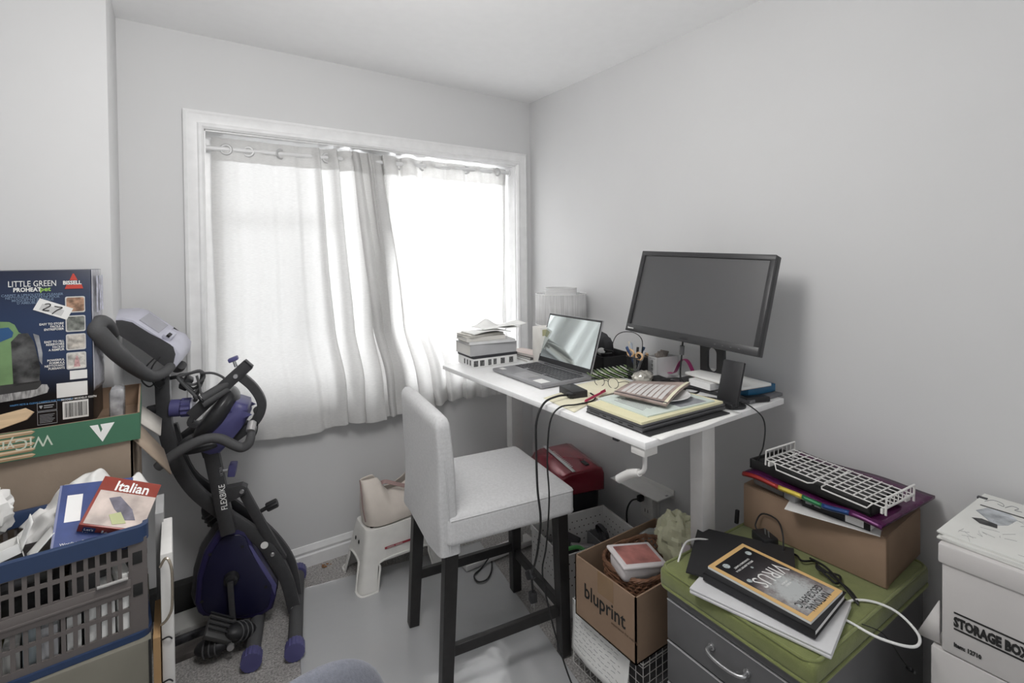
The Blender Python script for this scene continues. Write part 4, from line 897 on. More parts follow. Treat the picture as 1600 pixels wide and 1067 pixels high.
pt = thing('dinner_plate','white plate on the printed report with a magazine lying on it','plate',(-0.53,-1.43,z1))
MB().lathe([(0.0001,0.003),(0.05,0.003),(0.055,0.0005),(0.06,0.0),(0.075,0.005),(0.098,0.012),(0.1,0.014),(0.097,0.0145),(0.075,0.008),(0.06,0.0045),(0.0001,0.0045)],48).build('plate_body', mat('glazed_white_china',(0.78,0.78,0.77),0.12), pt)
MAGM = mat('brown_photo_print', (0.36,0.28,0.25), 0.35, vary=0.5, vscale=12)
mz = thing('glossy_magazine','glossy magazine with tall pale slanted letters, cream spine edge, lying on the plate','magazine',(-0.54,-1.41,z1+0.0185),0)
q4 = [Vector((-0.125,0.055,0.004)),Vector((-0.085,-0.125,-0.002)),Vector((0.155,-0.035,0.012)),Vector((0.035,0.115,0.004))]
def mgf(u,v,dz=0):
    p = q4[0]*(1-u)*(1-v)+q4[1]*(1-v)*u+q4[2]*u*v+q4[3]*(1-u)*v
    return (p.x,p.y,p.z+dz+0.008*math.sin(math.pi*v)*(0.3+0.7*u))
b = MB(); b.grid(lambda u,v:mgf(u,v),14,14); b.build('cover', MAGM, mz, solid=0.009, off=-1)
b = MB()
for k in range(8):
    u0 = 0.10+0.10*k; b.grid(lambda u,v:mgf(u0+0.075*u,0.10+0.62*v,0.0008),3,8)
b.build('large_lettering', mat('pale_lettering',(0.66,0.64,0.62),0.5), mz)
b = MB(); b.grid(lambda u,v:mgf(0.94+0.06*u,v,0.0008),2,10); b.build('cream_margin', CREAM, mz)
b = MB(); b.grid(lambda u,v:mgf(u,0.02+0.03*v,0.0009),10,2); b.build('dark_band', DRK, mz)
# ================= FILING CABINET + CUSHION =================
CABM = mat('cabinet_grey_steel', (0.15,0.15,0.155), 0.42, 0.2, vary=0.03)
fc = thing('filing_cabinet', 'grey steel filing cabinet with a fitted green cushion on top', 'cabinet', (-0.385,-1.796,0), -1.5)
CX0,CX1,CY0,CY1 = -0.315,0.31,-0.205,0.20
MB().bx(CX0+0.014,CX1,CY0,CY1,0.02,0.515,bev=0.003).build('carcass', CABM, fc)
EDG = mat('bright_edge', (0.75,0.75,0.76), 0.3, 0.5)
def drawer(z0,z1,handle=True):
    d = MB().bx(CX0,CX0+0.0135,CY0+0.002,CY1-0.002,z0,z1,bev=0.002).build('drawer_front', CABM, fc)
    MB().bx(CX0-0.0006,CX0+0.004,CY0+0.002,CY1-0.002,z1-0.0005,z1+0.0022).build('edge_trim', EDG, d)
    if handle:
        zc = z1-0.042
        MB().tube([(CX0,0.05,zc),(CX0-0.018,0.052,zc-0.001),(CX0-0.027,0.035,zc-0.004),(CX0-0.029,0.0,zc-0.006),(CX0-0.027,-0.035,zc-0.004),(CX0-0.018,-0.052,zc-0.001),(CX0,-0.05,zc)],[0.006,0.0055,0.005,0.005,0.005,0.0055,0.006],n=12,sub=5).build('handle', STEEL, d)
        for y in (0.05,-0.05): MB().cyl((CX0,y,zc),(CX0-0.004,y,zc),0.009,n=16).build('handle_rose', STEEL, d)
drawer(0.364,0.478); drawer(0.242,0.356); drawer(0.03,0.234)
MB().bx(CX0,CX0+0.0135,CY0+0.002,CY1-0.002,0.484,0.515,bev=0.002).build('top_rail', CABM, fc)
MB().cyl((CX0-0.006,CY0+0.035,0.445),(CX0+0.004,CY0+0.035,0.445),0.010,n=20).build('lock', STEEL, fc)
GRF = mat('olive_green_felt', (0.19,0.215,0.075), 0.9, bump=0.4, bscale=400, vary=0.08, vscale=40, sheen=0.3)
cs_ = thing('seat_cushion', 'olive green piped cushion fitted over the top of the grey filing cabinet', 'cushion', (-0.385,-1.796,0.5152), -1.5)
cu_ = MB().box((0.652,0.432,0.054),(-0.004,0,0.029),bev=0.014,seg=3).build('pad', GRF, cs_, smooth=60)
def rr(x,y,r,z,n=5):
    P=[]
    for sx_,sy_,a0 in ((1,1,0),(-1,1,90),(-1,-1,180),(1,-1,270)):
        for k in range(n+1):
            a=R(a0+90*k/n); P.append((-0.004+sx_*(x-r)+r*math.cos(a), sy_*(y-r)+r*math.sin(a), z))
    return P
MB().tube(rr(0.322,0.212,0.03,0.055),0.0042,n=8,sub=1,closed=True).build('piping', GRF, cs_)
MB().tube(rr(0.327,0.217,0.03,0.006),0.0042,n=8,sub=1,closed=True).build('piping', GRF, cs_)
KZ = 0.5152+0.0575
# silver laptop
t = thing('silver_laptop','closed silver-white laptop lying on the green cushion under the black notebooks','laptop',(-0.598,-1.835,KZ),0); t.rotation_euler=(0,0,R(12))
SIL = mat('silver_aluminium', (0.68,0.68,0.69), 0.4, 0.1)
MB().box((0.225,0.325,0.010),(0,0,0.005),bev=0.004,seg=3).build('base', SIL, t); MB().box((0.225,0.325,0.006),(0,0,0.0135),bev=0.0028,seg=2).build('lid', SIL, t)
k1 = KZ+0.0172
slab('black_folder','flat black folder jutting toward the window from under the black notebook','folder',(-0.52,-1.715),(0.26,0.27,0.004),28,mat('folder_black',(0.025,0.025,0.027),0.5),k1,rx=0)
book('thick black notebook directly under the virus magazine',(-0.578,-1.835),0.205,0.275,0.020,5,k1+0.0045,mat('notebook_black',(0.018,0.018,0.02),0.45),PAPER,name='notebook',spine='-x')
k2 = k1+0.0250
ngm = thing('yellow_border_magazine','magazine with a yellow border and the title VIRUS on top of the black notebook','magazine',(-0.572,-1.832,k2),2)
NW, NH = 0.178, 0.262
MB().box((NW,NH,0.006),(0,0,0.003)).build('pages', PAPER, ngm)
MB().box((NW,NH,0.0008),(0,0,0.0065)).build('cover', mat('golden_yellow_print',(0.72,0.47,0.20),0.4), ngm)
def vmat():
    m = bpy.data.materials.new('space_dust_print'); m.use_nodes=True; n=m.node_tree.nodes; l=m.node_tree.links; b=n['Principled BSDF']; b.inputs['Roughness'].default_value=0.35
    t=n.new('ShaderNodeTexCoord'); mp=n.new('ShaderNodeMapping'); mp.inputs['Location'].default_value=(0.1,0.5,0); mp.inputs['Scale'].default_value=(11,11,11)
    g=n.new('ShaderNodeTexGradient'); g.gradient_type='SPHERICAL'; ns=n.new('ShaderNodeTexNoise'); ns.inputs['Scale'].default_value=55; ns.inputs['Detail'].default_value=8; ns.inputs['Roughness'].default_value=0.75
    s=n.new('ShaderNodeSeparateXYZ'); l.new(t.outputs['Object'],s.inputs[0]); l.new(t.outputs['Object'],mp.inputs[0]); l.new(mp.outputs[0],g.inputs[0]); l.new(t.outputs['Object'],ns.inputs['Vector'])
    mr=n.new('ShaderNodeMapRange'); mr.inputs[1].default_value=-0.13; mr.inputs[2].default_value=0.13; mr.inputs[3].default_value=1.35; mr.inputs[4].default_value=-0.25; l.new(s.outputs['Y'],mr.inputs[0])
    mu=n.new('ShaderNodeMath'); mu.operation='MULTIPLY'; l.new(g.outputs[0],mu.inputs[0]); l.new(ns.outputs[0],mu.inputs[1])
    m2=n.new('ShaderNodeMath'); m2.operation='MULTIPLY_ADD'; m2.inputs[1].default_value=1.9; l.new(mu.outputs[0],m2.inputs[0])
    m3=n.new('ShaderNodeMath'); m3.operation='MULTIPLY'; l.new(mr.outputs[0],m3.inputs[0]); l.new(ns.outputs[0],m3.inputs[1]); l.new(m3.outputs[0],m2.inputs[2])
    r=n.new('ShaderNodeValToRGB'); e=r.color_ramp.elements; e[0].color=(0.012,0.012,0.014,1); e[1].color=(0.50,0.52,0.52,1); a=e.new(0.3); a.color=(0.06,0.055,0.06,1); a=e.new(0.55); a.color=(0.22,0.19,0.19,1)
    l.new(m2.outputs[0],r.inputs[0]); l.new(r.outputs[0],b.inputs['Base Color']); return m
MB().box((NW-0.026,NH-0.026,0.0005),(0,0,0.0071)).build('cover_picture', vmat(), ngm)
zt = 0.0076
# photo: text upside side - reading direction runs toward -x(world) with up toward +y reversed
text(ngm,'VIRUS',0.062,(0.070,0.030,zt),(-1,0,0),(0,-1,0),PAPER,sx=0.78,bold=-0.008)
text(ngm,'NATIONAL',0.027,(0.050,-0.103,zt),(-1,0,0),(0,-1,0),INK,sx=0.75)
text(ngm,'GEOGRAPHIC',0.027,(0.062,-0.080,zt),(-1,0,0),(0,-1,0),INK,sx=0.72)
for k,s in enumerate(('LIFE IN A','WORLD')): text(ngm,s,0.007,(0.02,-0.026-0.009*k,zt),(-1,0,0),(0,-1,0),PAPER)
for k,s in enumerate(('SPECIAL REPORT ON A','CHANGING PLANET')): text(ngm,s,0.008,(0.03,0.072+0.011*k,zt),(-1,0,0),(0,-1,0),PAPER)
for k,(a_,c_,r_) in enumerate(((-0.05,0.10,0.010),(0.055,0.095,0.009),(-0.06,0.03,0.007),(0.0,0.055,0.004),(-0.055,-0.09,0.005),(-0.045,-0.105,0.003))): MB().lathe([(0.0001,0.0002),(r_,0)],14,(a_,c_,zt-0.0002)).build('printed_particle', mat('pale_particle',(0.45,0.5,0.5),0.5,vary=0.5,vscale=300), ngm)
# cardboard box on the cushion
cb = thing('cardboard_box','closed plain brown cardboard box on the back of the green cushion against the wall','box',(-0.168,-1.79,KZ),1)
MB().box((0.27,0.40,0.138),(0,0,0.069),bev=0.004,seg=2).build('carton', CARD, cb)
MB().box((0.02,0.0006,0.138),(-0.125,-0.2002,0.069)).build('edge_fold', CARDD, cb)
for s_ in (1,-1): MB().box((0.266,0.198,0.002),(0,s_*0.0995,0.1392)).build('top_flap', CARD, cb)
KB = KZ+0.1405
slab('printed_sheets','white printed sheets hanging off the front of the brown parcel','paper',(-0.222,-1.839),(0.24,0.23,0.0022),15,PAPER,KB)
slab('clear_tape_scrap','small translucent plastic scrap on the brown parcel','plastic scrap',(-0.26,-1.71),(0.05,0.035,0.001),-20,mat('frosted_plastic',(0.5,0.5,0.5),0.3),KB+0.0003,rx=0) if False else None
t = thing('black_carton','black retail carton with a white label on the printed sheets','box',(-0.213,-1.868,KB+0.0026),1)
MB().box((0.19,0.175,0.036),(0,0,0.018),bev=0.0008).build('carton', mat('black_glossy_card',(0.012,0.012,0.014),0.3), t)
MB().box((0.19,0.0006,0.033),(0.003,-0.0878,0.018)).build('white_end_panel', WHT, t)
MB().box((0.0006,0.045,0.028),(-0.0953,-0.05,0.017)).build('white_label', WHT, t)
for y in (0.07,0.045): MB().box((0.0006,0.017,0.019),(-0.0953,y,0.022)).build('printed_icon', GINK, t)
for k in range(3): text(t,'. . . . . . . . .',0.006,(-0.0958,-0.032,0.025-0.006*k),(0,-1,0),(0,0,1),INK)
KC = KB+0.047
# rainbow / purple padded envelope
def envf(u,v,dz=0,din=0):
    x = -0.345+0.32*v; y = -1.615-0.385*u-0.02*v
    return (x,y,KC+0.004+dz+0.0035*math.sin(9*u+2*v)+0.002*math.sin(17*u)*(1-v)+0.02*(1-u)*0.3)
en = thing('foil_mailer','shiny purple mailer bag with a rainbow front edge under the black tray','bag',(0,0,0))
b = MB(); b.grid(envf,30,14); b.build('bag_top', mat('purple_foil',(0.09,0.012,0.07),0.22,0.4,vary=0.3,vscale=15,bump=0.5,bscale=30), en, solid=0.008, off=-1, smooth=60)
RC = [('red_foil',(0.32,0.03,0.025)),('yellow_foil',(0.60,0.47,0.07)),('green_foil',(0.02,0.16,0.06)),('blue_foil',(0.02,0.06,0.20)),('violet_foil',(0.10,0.015,0.09))]
cuts = [0,0.30,0.48,0.62,0.80,1.0]
for k,(nm,c_) in enumerate(RC):
    b = MB(); u0,u1 = cuts[k],cuts[k+1]
    b.grid(lambda u,v:(lambda p:(p[0]-0.001-0.006*math.sin(math.pi*v),p[1],p[2]+0.002-0.016*v))(envf(u0+(u1-u0)*u,0)),8,4); b.build(nm.replace('foil','band'), mat(nm,c_,0.3,0.3), en, solid=0.001)
slab('bubble_wrap_scrap','grey translucent packing film on the brown parcel under the rainbow bag','film',(-0.235,-1.675),(0.12,0.11,0.03),-8,mat('packing_film',(0.20,0.19,0.185),0.25,vary=0.4,vscale=30),KB+0.0005,bev=0.01)
slab('folded_tissue','small folded tissue in front of the packing film on the brown parcel','tissue',(-0.292,-1.745),(0.03,0.04,0.022),-14,mat('tissue',(0.42,0.42,0.42),0.9),KB+0.0005,bev=0.004)
KD = KC+0.012
tr_ = thing('black_tray','shallow black plastic tray carrying the white wire rack','tray',(-0.235,-1.80,KD),-6)
b = MB(); A,Bq,Hq = 0.085,0.18,0.030
b.bx(-A,A,-Bq,Bq,0.0,0.005); b.bx(-A,-A+0.006,-Bq,Bq,0,Hq,bev=0.001); b.bx(A-0.006,A,-Bq,Bq,0,Hq,bev=0.001); b.bx(-A,A,-Bq,-Bq+0.006,0,Hq,bev=0.001); b.bx(-A,A,Bq-0.006,Bq,0,Hq,bev=0.001); b.bx(-A-0.012,A+0.0,-Bq-0.01,Bq+0.01,Hq-0.002,Hq) if False else None
b.build('tray_body', mat('satin_black',(0.02,0.02,0.02),0.4), tr_)
b = MB(); b.box((0.14,0.33,0.006),(0,0,0.024)); b.build('tray_insert', mat('satin_black',(0.02,0.02,0.02),0.4), tr_)
# wire rack
wr = thing('wire_shelf','white wire shelf rack with raised ends on top of the black tray','rack',(-0.275,-1.855,KD+0.035),-2,rot=(R(2.0),R(0),R(-5)))
b = MB(); LX, LY = 0.075, 0.165; r_ = 0.0017
for k in range(7): x = -LX+2*LX*k/6; b.cyl((x,-LY,0.018),(x,LY,0.018),r_,n=6)
for k in range(14): y = -LY+2*LY*k/13; b.cyl((-LX,y,0.020),(LX,y,0.020),r_,n=6)
b.build('wire_deck', WIRE, wr)
for s_ in (1,-1):
    b = MB(); b.tube([(-LX,s_*LY,0.0),(-LX,s_*LY,0.045),(LX,s_*LY,0.045),(LX,s_*LY,0.0)],0.0028,n=6,sub=1); b.tube([(-LX,s_*LY,0.018),(LX,s_*LY,0.018)],0.0022,n=6,sub=1)
    for k in range(6): x = -LX+0.02+0.022*k; b.cyl((x,s_*LY,0.018),(x,s_*LY,0.045),0.0014,n=5)
    b.build('end_frame', WIRE, wr)
    MB().box((0.024,0.006,0.014),(-LX+0.012,s_*(LY-0.01),0.006),bev=0.001).build('foot_bracket', WIRE, wr); MB().box((0.024,0.006,0.014),(LX-0.012,s_*(LY-0.01),0.006),bev=0.001).build('foot_bracket', WIRE, wr)
b = MB(); b.tube([(-LX,LY-0.03,0.018),(-LX-0.008,LY-0.04,0.003),(-LX-0.008,0.03,0.003),(-LX+0.005,0.022,0.003),(LX,0.022,0.018)],0.0022,n=6,sub=1); b.tube([(-LX,-LY+0.03,0.018),(-LX-0.008,-LY+0.04,0.003),(-LX-0.008,-0.01,0.003),(-LX+0.005,-0.003,0.003),(LX,-0.003,0.018)],0.0022,n=6,sub=1); b.build('folding_leg', WIRE, wr)
# charger and its cord, white cord, usb lead
t = thing('wall_charger','black charger with upturned prongs between the magazine and the parcel','charger',(-0.352,-1.69,KZ+0.001),-25)
MB().box((0.05,0.065,0.03),(0,0,0.015),bev=0.006).build('charger_body', BLK, t)
for y in (-0.006,0.006): MB().box((0.0015,0.006,0.018),(0.0,y*1.3-0.01,0.038),rot=(R(-10),0,0)).build('prong', STEEL, t)
MB().tube([(0.0,0.03,0.02),(0.0,0.045,0.035),(0.02,0.04,0.07),(0.035,-0.01,0.075),(0.02,-0.055,0.055),(0.005,-0.075,0.02),(0.0,-0.07,0.004)],0.0025,n=8,sub=6).build('cord', CABLE, t)
o = MB().tube([(-0.355,-1.73,KZ+0.005),(-0.345,-1.78,KZ+0.006),(-0.37,-1.81,KZ+0.012),(-0.33,-1.83,KZ+0.006),(-0.385,-1.86,KZ+0.018),(-0.35,-1.90,KZ+0.008),(-0.40,-1.91,KZ+0.012),(-0.37,-1.85,KZ+0.020),(-0.39,-1.94,KZ+0.006),(-0.43,-1.975,KZ+0.005),(-0.40,-1.93,KZ+0.016),(-0.36,-1.87,KZ+0.02),(-0.345,-1.82,KZ+0.016)],0.003,n=8,sub=6).build('tangled_black_cord', CABLE); tag(o,'black cord tangled in front of the brown parcel on the green cushion','cord')
o = MB().tube([(-0.47,-1.955,KZ+0.006),(-0.42,-1.965,KZ+0.005),(-0.385,-2.00,KZ+0.004),(-0.375,-2.045,KZ-0.002),(-0.41,-2.095,KZ-0.01),(-0.46,-2.10,KZ-0.012),(-0.505,-2.05,KZ-0.004),(-0.515,-1.99,KZ+0.003),(-0.52,-1.965,KZ+0.005)],0.0032,n=8,sub=6).build('looped_cable', WCABLE); tag(o,'white cord looping over the near edge of the green cushion','cord')
o = MB().tube([(-0.675,-1.60,KZ-0.03),(-0.62,-1.585,KZ+0.02),(-0.575,-1.575,KZ+0.028),(-0.52,-1.59,KZ+0.022),(-0.47,-1.63,KZ+0.004)],0.0028,n=8,sub=6).build('white_charging_lead', WCABLE); tag(o,'short white lead arching off the window side of the green cushion','cable')
t = thing('usb_lead','thin black lead with a metal usb plug hanging beside the grey cabinet','cable',(-0.50,-2.03,KZ))
MB().tube([(0.0,0.02,0.004),(0.02,-0.012,-0.004),(0.08,-0.015,-0.06),(0.16,-0.012,-0.14),(0.215,-0.01,-0.19)],0.0012,n=6,sub=5).build('lead', CABLE, t)
MB().box((0.018,0.012,0.006),(0.228,-0.01,-0.2),rot=(0,R(40),0)).build('metal_plug', STEEL, t)
MB().box((0.02,0.014,0.009),(0.214,-0.01,-0.188),rot=(0,R(40),0),bev=0.002).build('plug_grip', BLK, t)
o = MB().box((0.012,0.012,0.045),bev=0.003).build('cable_end', BLK); o.location=(-0.315,-1.575,KZ+0.024); o.rotation_euler=(0,R(8),0); tag(o,'black cable connector standing at the window side of the brown parcel','connector')

# ================= STORAGE BOXES =================
SBM = mat('white_corrugated', (0.60,0.58,0.57), 0.8, vary=0.04, vscale=6, bump=0.15, bscale=60)
def sbox(label, x, y, z, rz, w, d, h, lid=True, txt=True):
    t = thing('storage_box', label, 'box', (x,y,z), rz)
    MB().box((w,d,h),(0,0,h/2),bev=0.003).build('box_body', SBM, t)
    if lid: MB().box((w+0.012,d+0.012,0.045),(0,0,h-0.018),bev=0.004).build('lid', SBM, t)
    if txt:
        X = -w/2-0.0012; y0 = d/2-0.022
        text(t,'STORAGE BOX',0.029,(X,y0,0.070),(0,-1,0),(0,0,1),INK,bold=0.05,sx=0.62,ext=0.0008)
        for z_ in (0.061,0.098): MB().bx(X-0.0002,X+0.001,-d/2+0.02,y0,z_,z_+0.0035).build('printed_rule', INK, t)
        text(t,'Item: 12710',0.013,(X,y0,0.022),(0,-1,0),(0,0,1),INK,bold=0.03,sx=0.75,ext=0.0008)
    return t
sbox('upper white storage box printed STORAGE BOX, with drawings on its lid', -0.235,-2.335,0.551,0,0.33,0.40,0.245)
sbox('lower white storage box carrying the printed one by the right wall', -0.225,-2.325,0.286,0,0.35,0.42,0.262,lid=False,txt=False)
sbox('bottom white storage box on the floor under the two others', -0.225,-2.325,0.001,0,0.35,0.42,0.283,lid=False,txt=False)
def flp(u,v): return (-0.402-0.05*u-0.01*math.sin(3*v), -2.10-0.03*v+0.002+0.012*v, 0.548+0.012*math.sin(2*u)+0.07*v*(1-u))
b = MB(); b.quad([(-0.385,-2.128,0.655),(-0.388,-2.130,0.555),(-0.385,-2.085,0.550),(-0.36,-2.095,0.57)])
o = b.build('torn_flap', SBM, solid=0.003); tag(o,'torn white cardboard flap sticking out between the two upper storage boxes','cardboard flap')
st0 = 0.551+0.245+0.006-0.0045
for k in range(1,4):
    t = thing('drawing_pad', ['','lowest pad of the drawings on the storage box lid','middle pad of the pile of drawings on the storage box','top drawing sheet with a sketched scene and scribbled writing on the storage box'][k],'drawing',(-0.228+0.004*k,-2.338+0.003*(k%2),st0+0.0045*k),[2,-1,1,-2][k])
    MB().box((0.335,0.42,0.004),(0,0,0.002)).build('paper_sheets', mat('drawing_paper',(0.70,0.70,0.67),0.8,vary=0.04,vscale=12), t)
MB().box((0.012,0.02,0.006),(0.13,0.205,0.003),bev=0.001).build('binder_clip', DRK, t)
sk_ = MB(); rn = random.Random(4)
def ln(pts,r=0.0008): sk_.tube([(p[0],p[1],0.0044) for p in pts],r,n=4,sub=4)
# fold: scribble signature
ln([(0.110,0.195),(0.135,0.185),(0.130,0.165),(0.112,0.16),(0.118,0.172)],0.0009); ln([(0.108,0.155),(0.132,0.148),(0.128,0.135),(0.110,0.138),(0.112,0.125)],0.0009); ln([(0.09,-0.03),(0.11,-0.05),(0.095,-0.07),(0.085,-0.05)],0.0009); ln([(0.09,-0.085),(0.105,-0.10),(0.09,-0.12)],0.0009)
for k in range(90):
    x = rn.uniform(-0.15,0.06); y = rn.uniform(-0.19,0.19); a = rn.uniform(0,6.28); L_ = rn.uniform(0.008,0.03); c_ = rn.uniform(-1,1)
    ln([(x,y),(x+L_*math.cos(a)/2,y+L_*math.sin(a)/2+0.004*c_),(x+L_*math.cos(a),y+L_*math.sin(a))],0.0003)
sk_.build('pencil_sketch', GINK, t)
b = MB(); b.prism([(0.03,0.192),(0.07,0.18),(0.075,0.14),(0.05,0.12),(0.0,0.125),(-0.03,0.145),(0.0,0.165)],0.0004,Matrix.Translation((0,0,0.0041))); b.build('shaded_patch', mat('graphite_wash',(0.40,0.42,0.44),0.8,vary=0.5,vscale=25), t)
b = MB(); b.prism([(-0.045,0.165),(-0.025,0.185),(-0.012,0.17),(-0.018,0.14),(-0.04,0.135)],0.0003,Matrix.Translation((0,0,0.0046))); b.prism([(0.072,0.195),(0.078,0.195),(0.080,0.10),(0.074,0.10)],0.0003,Matrix.Translation((0,0,0.0046))); b.build('dark_accent', mat('charcoal_mark',(0.06,0.06,0.06),0.8,vary=0.6,vscale=60), t)
# ================= EXERCISE BIKE (folded) =================
FRM = mat('charcoal_powder_coat', (0.045,0.045,0.048), 0.42, vary=0.08, vscale=60)
GRP = mat('grey_foam_grip', (0.075,0.075,0.078), 0.7, bump=0.3, bscale=200)
PUR = mat('indigo_plastic', (0.022,0.018,0.075), 0.4)
BLU = mat('blue_violet_plastic', (0.085,0.082,0.21), 0.4)
LGP = mat('lilac_white_plastic', (0.52,0.52,0.60), 0.35)
bk = thing('exercise_bike', 'folded black and indigo exercise bike standing in front of the window wall', 'exercise bike', (-1.455,-0.31,0), -12.4)
OV = [(math.cos(a/14*2*math.pi), 0.62*math.sin(a/14*2*math.pi)) for a in range(14)]
RC4 = [(-1,-0.6),(-0.85,-0.75),(0.85,-0.75),(1,-0.6),(1,0.6),(0.85,0.75),(-0.85,0.75),(-1,0.6)]
def P3(l, y): return [(s, y, z) for s, z in l]
# main front frame tube
front = [(-0.451,1.055),(-0.449,0.93),(-0.442,0.831),(-0.411,0.707),(-0.355,0.594),(-0.264,0.489),(-0.152,0.378),(-0.083,0.276),(-0.038,0.16),(-0.012,0.035)]
MB().tube(P3(front,-0.03),0.0255,prof=RC4,up=(0,0.0,1),sub=6) .build('x', FRM).name
bpy.data.objects.remove(bpy.data.objects['x'])
def ptube(pts, r, hw, name, m=FRM, par=None, sub=6):
    """flat tube in the bike plane: r = half width in plane, hw = half depth"""
    P = [Vector(p) for p in pts]
    b = MB(); pr = [(-hw,-r*0.8),(-hw*0.8,-r),(hw*0.8,-r),(hw,-r*0.8),(hw,r*0.8),(hw*0.8,r),(-hw*0.8,r),(-hw,r*0.8)]
    b.tube(pts,1,prof=pr,up=(0,1,0),sub=sub); return b.build(name, m, par or bk, smooth=40)
ptube(P3(front,-0.035),0.0235,0.014,'main_frame_tube')
rear = [(-0.439,0.837),(-0.382,0.640),(-0.256,0.510),(-0.110,0.350),(-0.026,0.201),(-0.002,0.040)]
ptube(P3(rear,0.035),0.016,0.012,'rear_frame_tube')
for s,z in ((-0.448,1.035),(-0.262,0.487),(-0.09,0.29),(-0.018,0.05)):
    MB().lathe([(0.0001,0.004),(0.006,0.004),(0.009,0)],14,(s,-0.049,z),(R(90),0,0)).build('frame_bolt', STEEL if z<0.5 else BLK, bk)
MB().lathe([(0.0001,0.001),(0.014,0.001),(0.014,0)],20,(-0.118,-0.0492,0.335),(R(90),0,0)).build('round_sticker', PAPER, bk)
# floor stabilisers with blue end caps
def stab(s, y0, y1, dz=0.0):
    st_ = MB().cyl((s,y0,0.036),(s,y1,0.036),0.026,n=24).build('stabiliser_tube', GRP, bk)
    for ya,yb in ((y0,y0-0.045),(y1,y1+0.045)):
        b = MB(); rb = []
        n_ = 48
        for yy,rr_ in ((ya+0.004*(1 if yb<ya else -1)*-1,0.0355),(yb,0.0355)):
            rb.append([b.bm.verts.new((s+(rr_-(0.002 if j%3==0 else 0))*math.cos(2*math.pi*j/n_),yy,0.036+(rr_-(0.002 if j%3==0 else 0))*math.sin(2*math.pi*j/n_))) for j in range(n_)])
        for j in range(n_): b.bm.faces.new((rb[0][j],rb[0][(j+1)%n_],rb[1][(j+1)%n_],rb[1][j]))
        b.bm.faces.new(rb[0]); b.bm.faces.new(rb[1])
        b.build('end_cap', BLU, st_, smooth=20, bevel=0.001)
stab(-0.005,-0.235,0.20); stab(-0.148,-0.225,0.17)
# second leg (behind the housing)
ptube([(-0.262,-0.0,0.487),(-0.215,-0.0,0.33),(-0.17,-0.0,0.15),(-0.148,-0.0,0.05)],0.020,0.014,'rear_leg_tube')
# handlebar loop
hb = [(-0.417,-0.05,1.083),(-0.432,-0.10,1.067),(-0.454,-0.16,1.068),(-0.479,-0.24,1.118),(-0.506,-0.31,1.182),(-0.533,-0.355,1.245),(-0.541,-0.362,1.268),(-0.536,-0.345,1.286),(-0.536,-0.28,1.268),(-0.553,-0.18,1.226)]
MB().tube(hb,[0.017,0.018,0.020,0.023,0.026,0.026,0.025,0.022,0.018,0.015],n=16,sub=6).build('handlebar', GRP, bk)
hb2 = [(p[0]+0.01,-p[1]*0.6+0.02,p[2]-0.02) for p in hb[:8]]
MB().tube(hb2,[0.017,0.018,0.019,0.020,0.020,0.020,0.018,0.014],n=16,sub=6).build('handlebar', GRP, bk)
b = MB(); b.prism([(-0.05,-0.008),(-0.045,-0.011),(0.04,-0.012),(0.052,-0.004),(0.045,0.009),(-0.045,0.012),(-0.052,0.004)],0.004,frame((-0.487,-0.285,1.168),(0.32,0.62,-0.72),(0.65,-0.3,0.45)),bev=0.0012); b.build('pulse_sensor_plate', mat('pale_sensor_metal',(0.45,0.44,0.44),0.3,0.5), bk)
# console
Mx = lambda y: frame((0,y,0),(1,0,0),(0,0,1))
def shear(b, k=0.16):
    for v in b.bm.verts: v.co.z += v.co.y*k; v.co.x += v.co.y*k*0.35
    return b
con = MB(); con.prism([(-0.622,1.262),(-0.612,1.272),(-0.56,1.272),(-0.53,1.262),(-0.445,1.190),(-0.402,1.165),(-0.395,1.135),(-0.402,1.105),(-0.420,1.075),(-0.432,1.100),(-0.500,1.158),(-0.580,1.228)],0.15,Mx(0.085),bev=0.006)
cn = shear(con).build('console_housing', FRM, bk, smooth=50)
fcx = MB(); fcx.prism([(-0.614,1.272),(-0.56,1.2725),(-0.53,1.2625),(-0.446,1.191),(-0.442,1.196),(-0.527,1.269),(-0.559,1.279),(-0.616,1.278)],0.146,Mx(0.083),bev=0.001); shear(fcx).build('console_top', LGP, cn)
fcx = MB(); fcx.prism([(-0.518,1.262),(-0.458,1.210),(-0.456,1.2115),(-0.516,1.264)],0.10,Mx(0.062)); shear(fcx).build('display_window', mat('lcd_grey',(0.38,0.38,0.42),0.15), cn)
fcx = MB(); fcx.prism([(-0.445,1.192),(-0.403,1.168),(-0.384,1.135),(-0.389,1.100),(-0.412,1.070),(-0.420,1.075),(-0.402,1.105),(-0.396,1.135),(-0.405,1.160),(-0.447,1.184)],0.148,Mx(0.084),bev=0.003); shear(fcx).build('console_back_cover', LGP, cn, smooth=50)
MB().box((0.03,0.05,0.02),(-0.43,-0.03,1.192),rot=(0.35,R(38),0),bev=0.004).build('phone_clip', LGP, cn)
MB().box((0.012,0.02,0.008),(-0.424,-0.05,1.196),rot=(0.35,R(38),0)).build('clip_slot', BLK, cn)
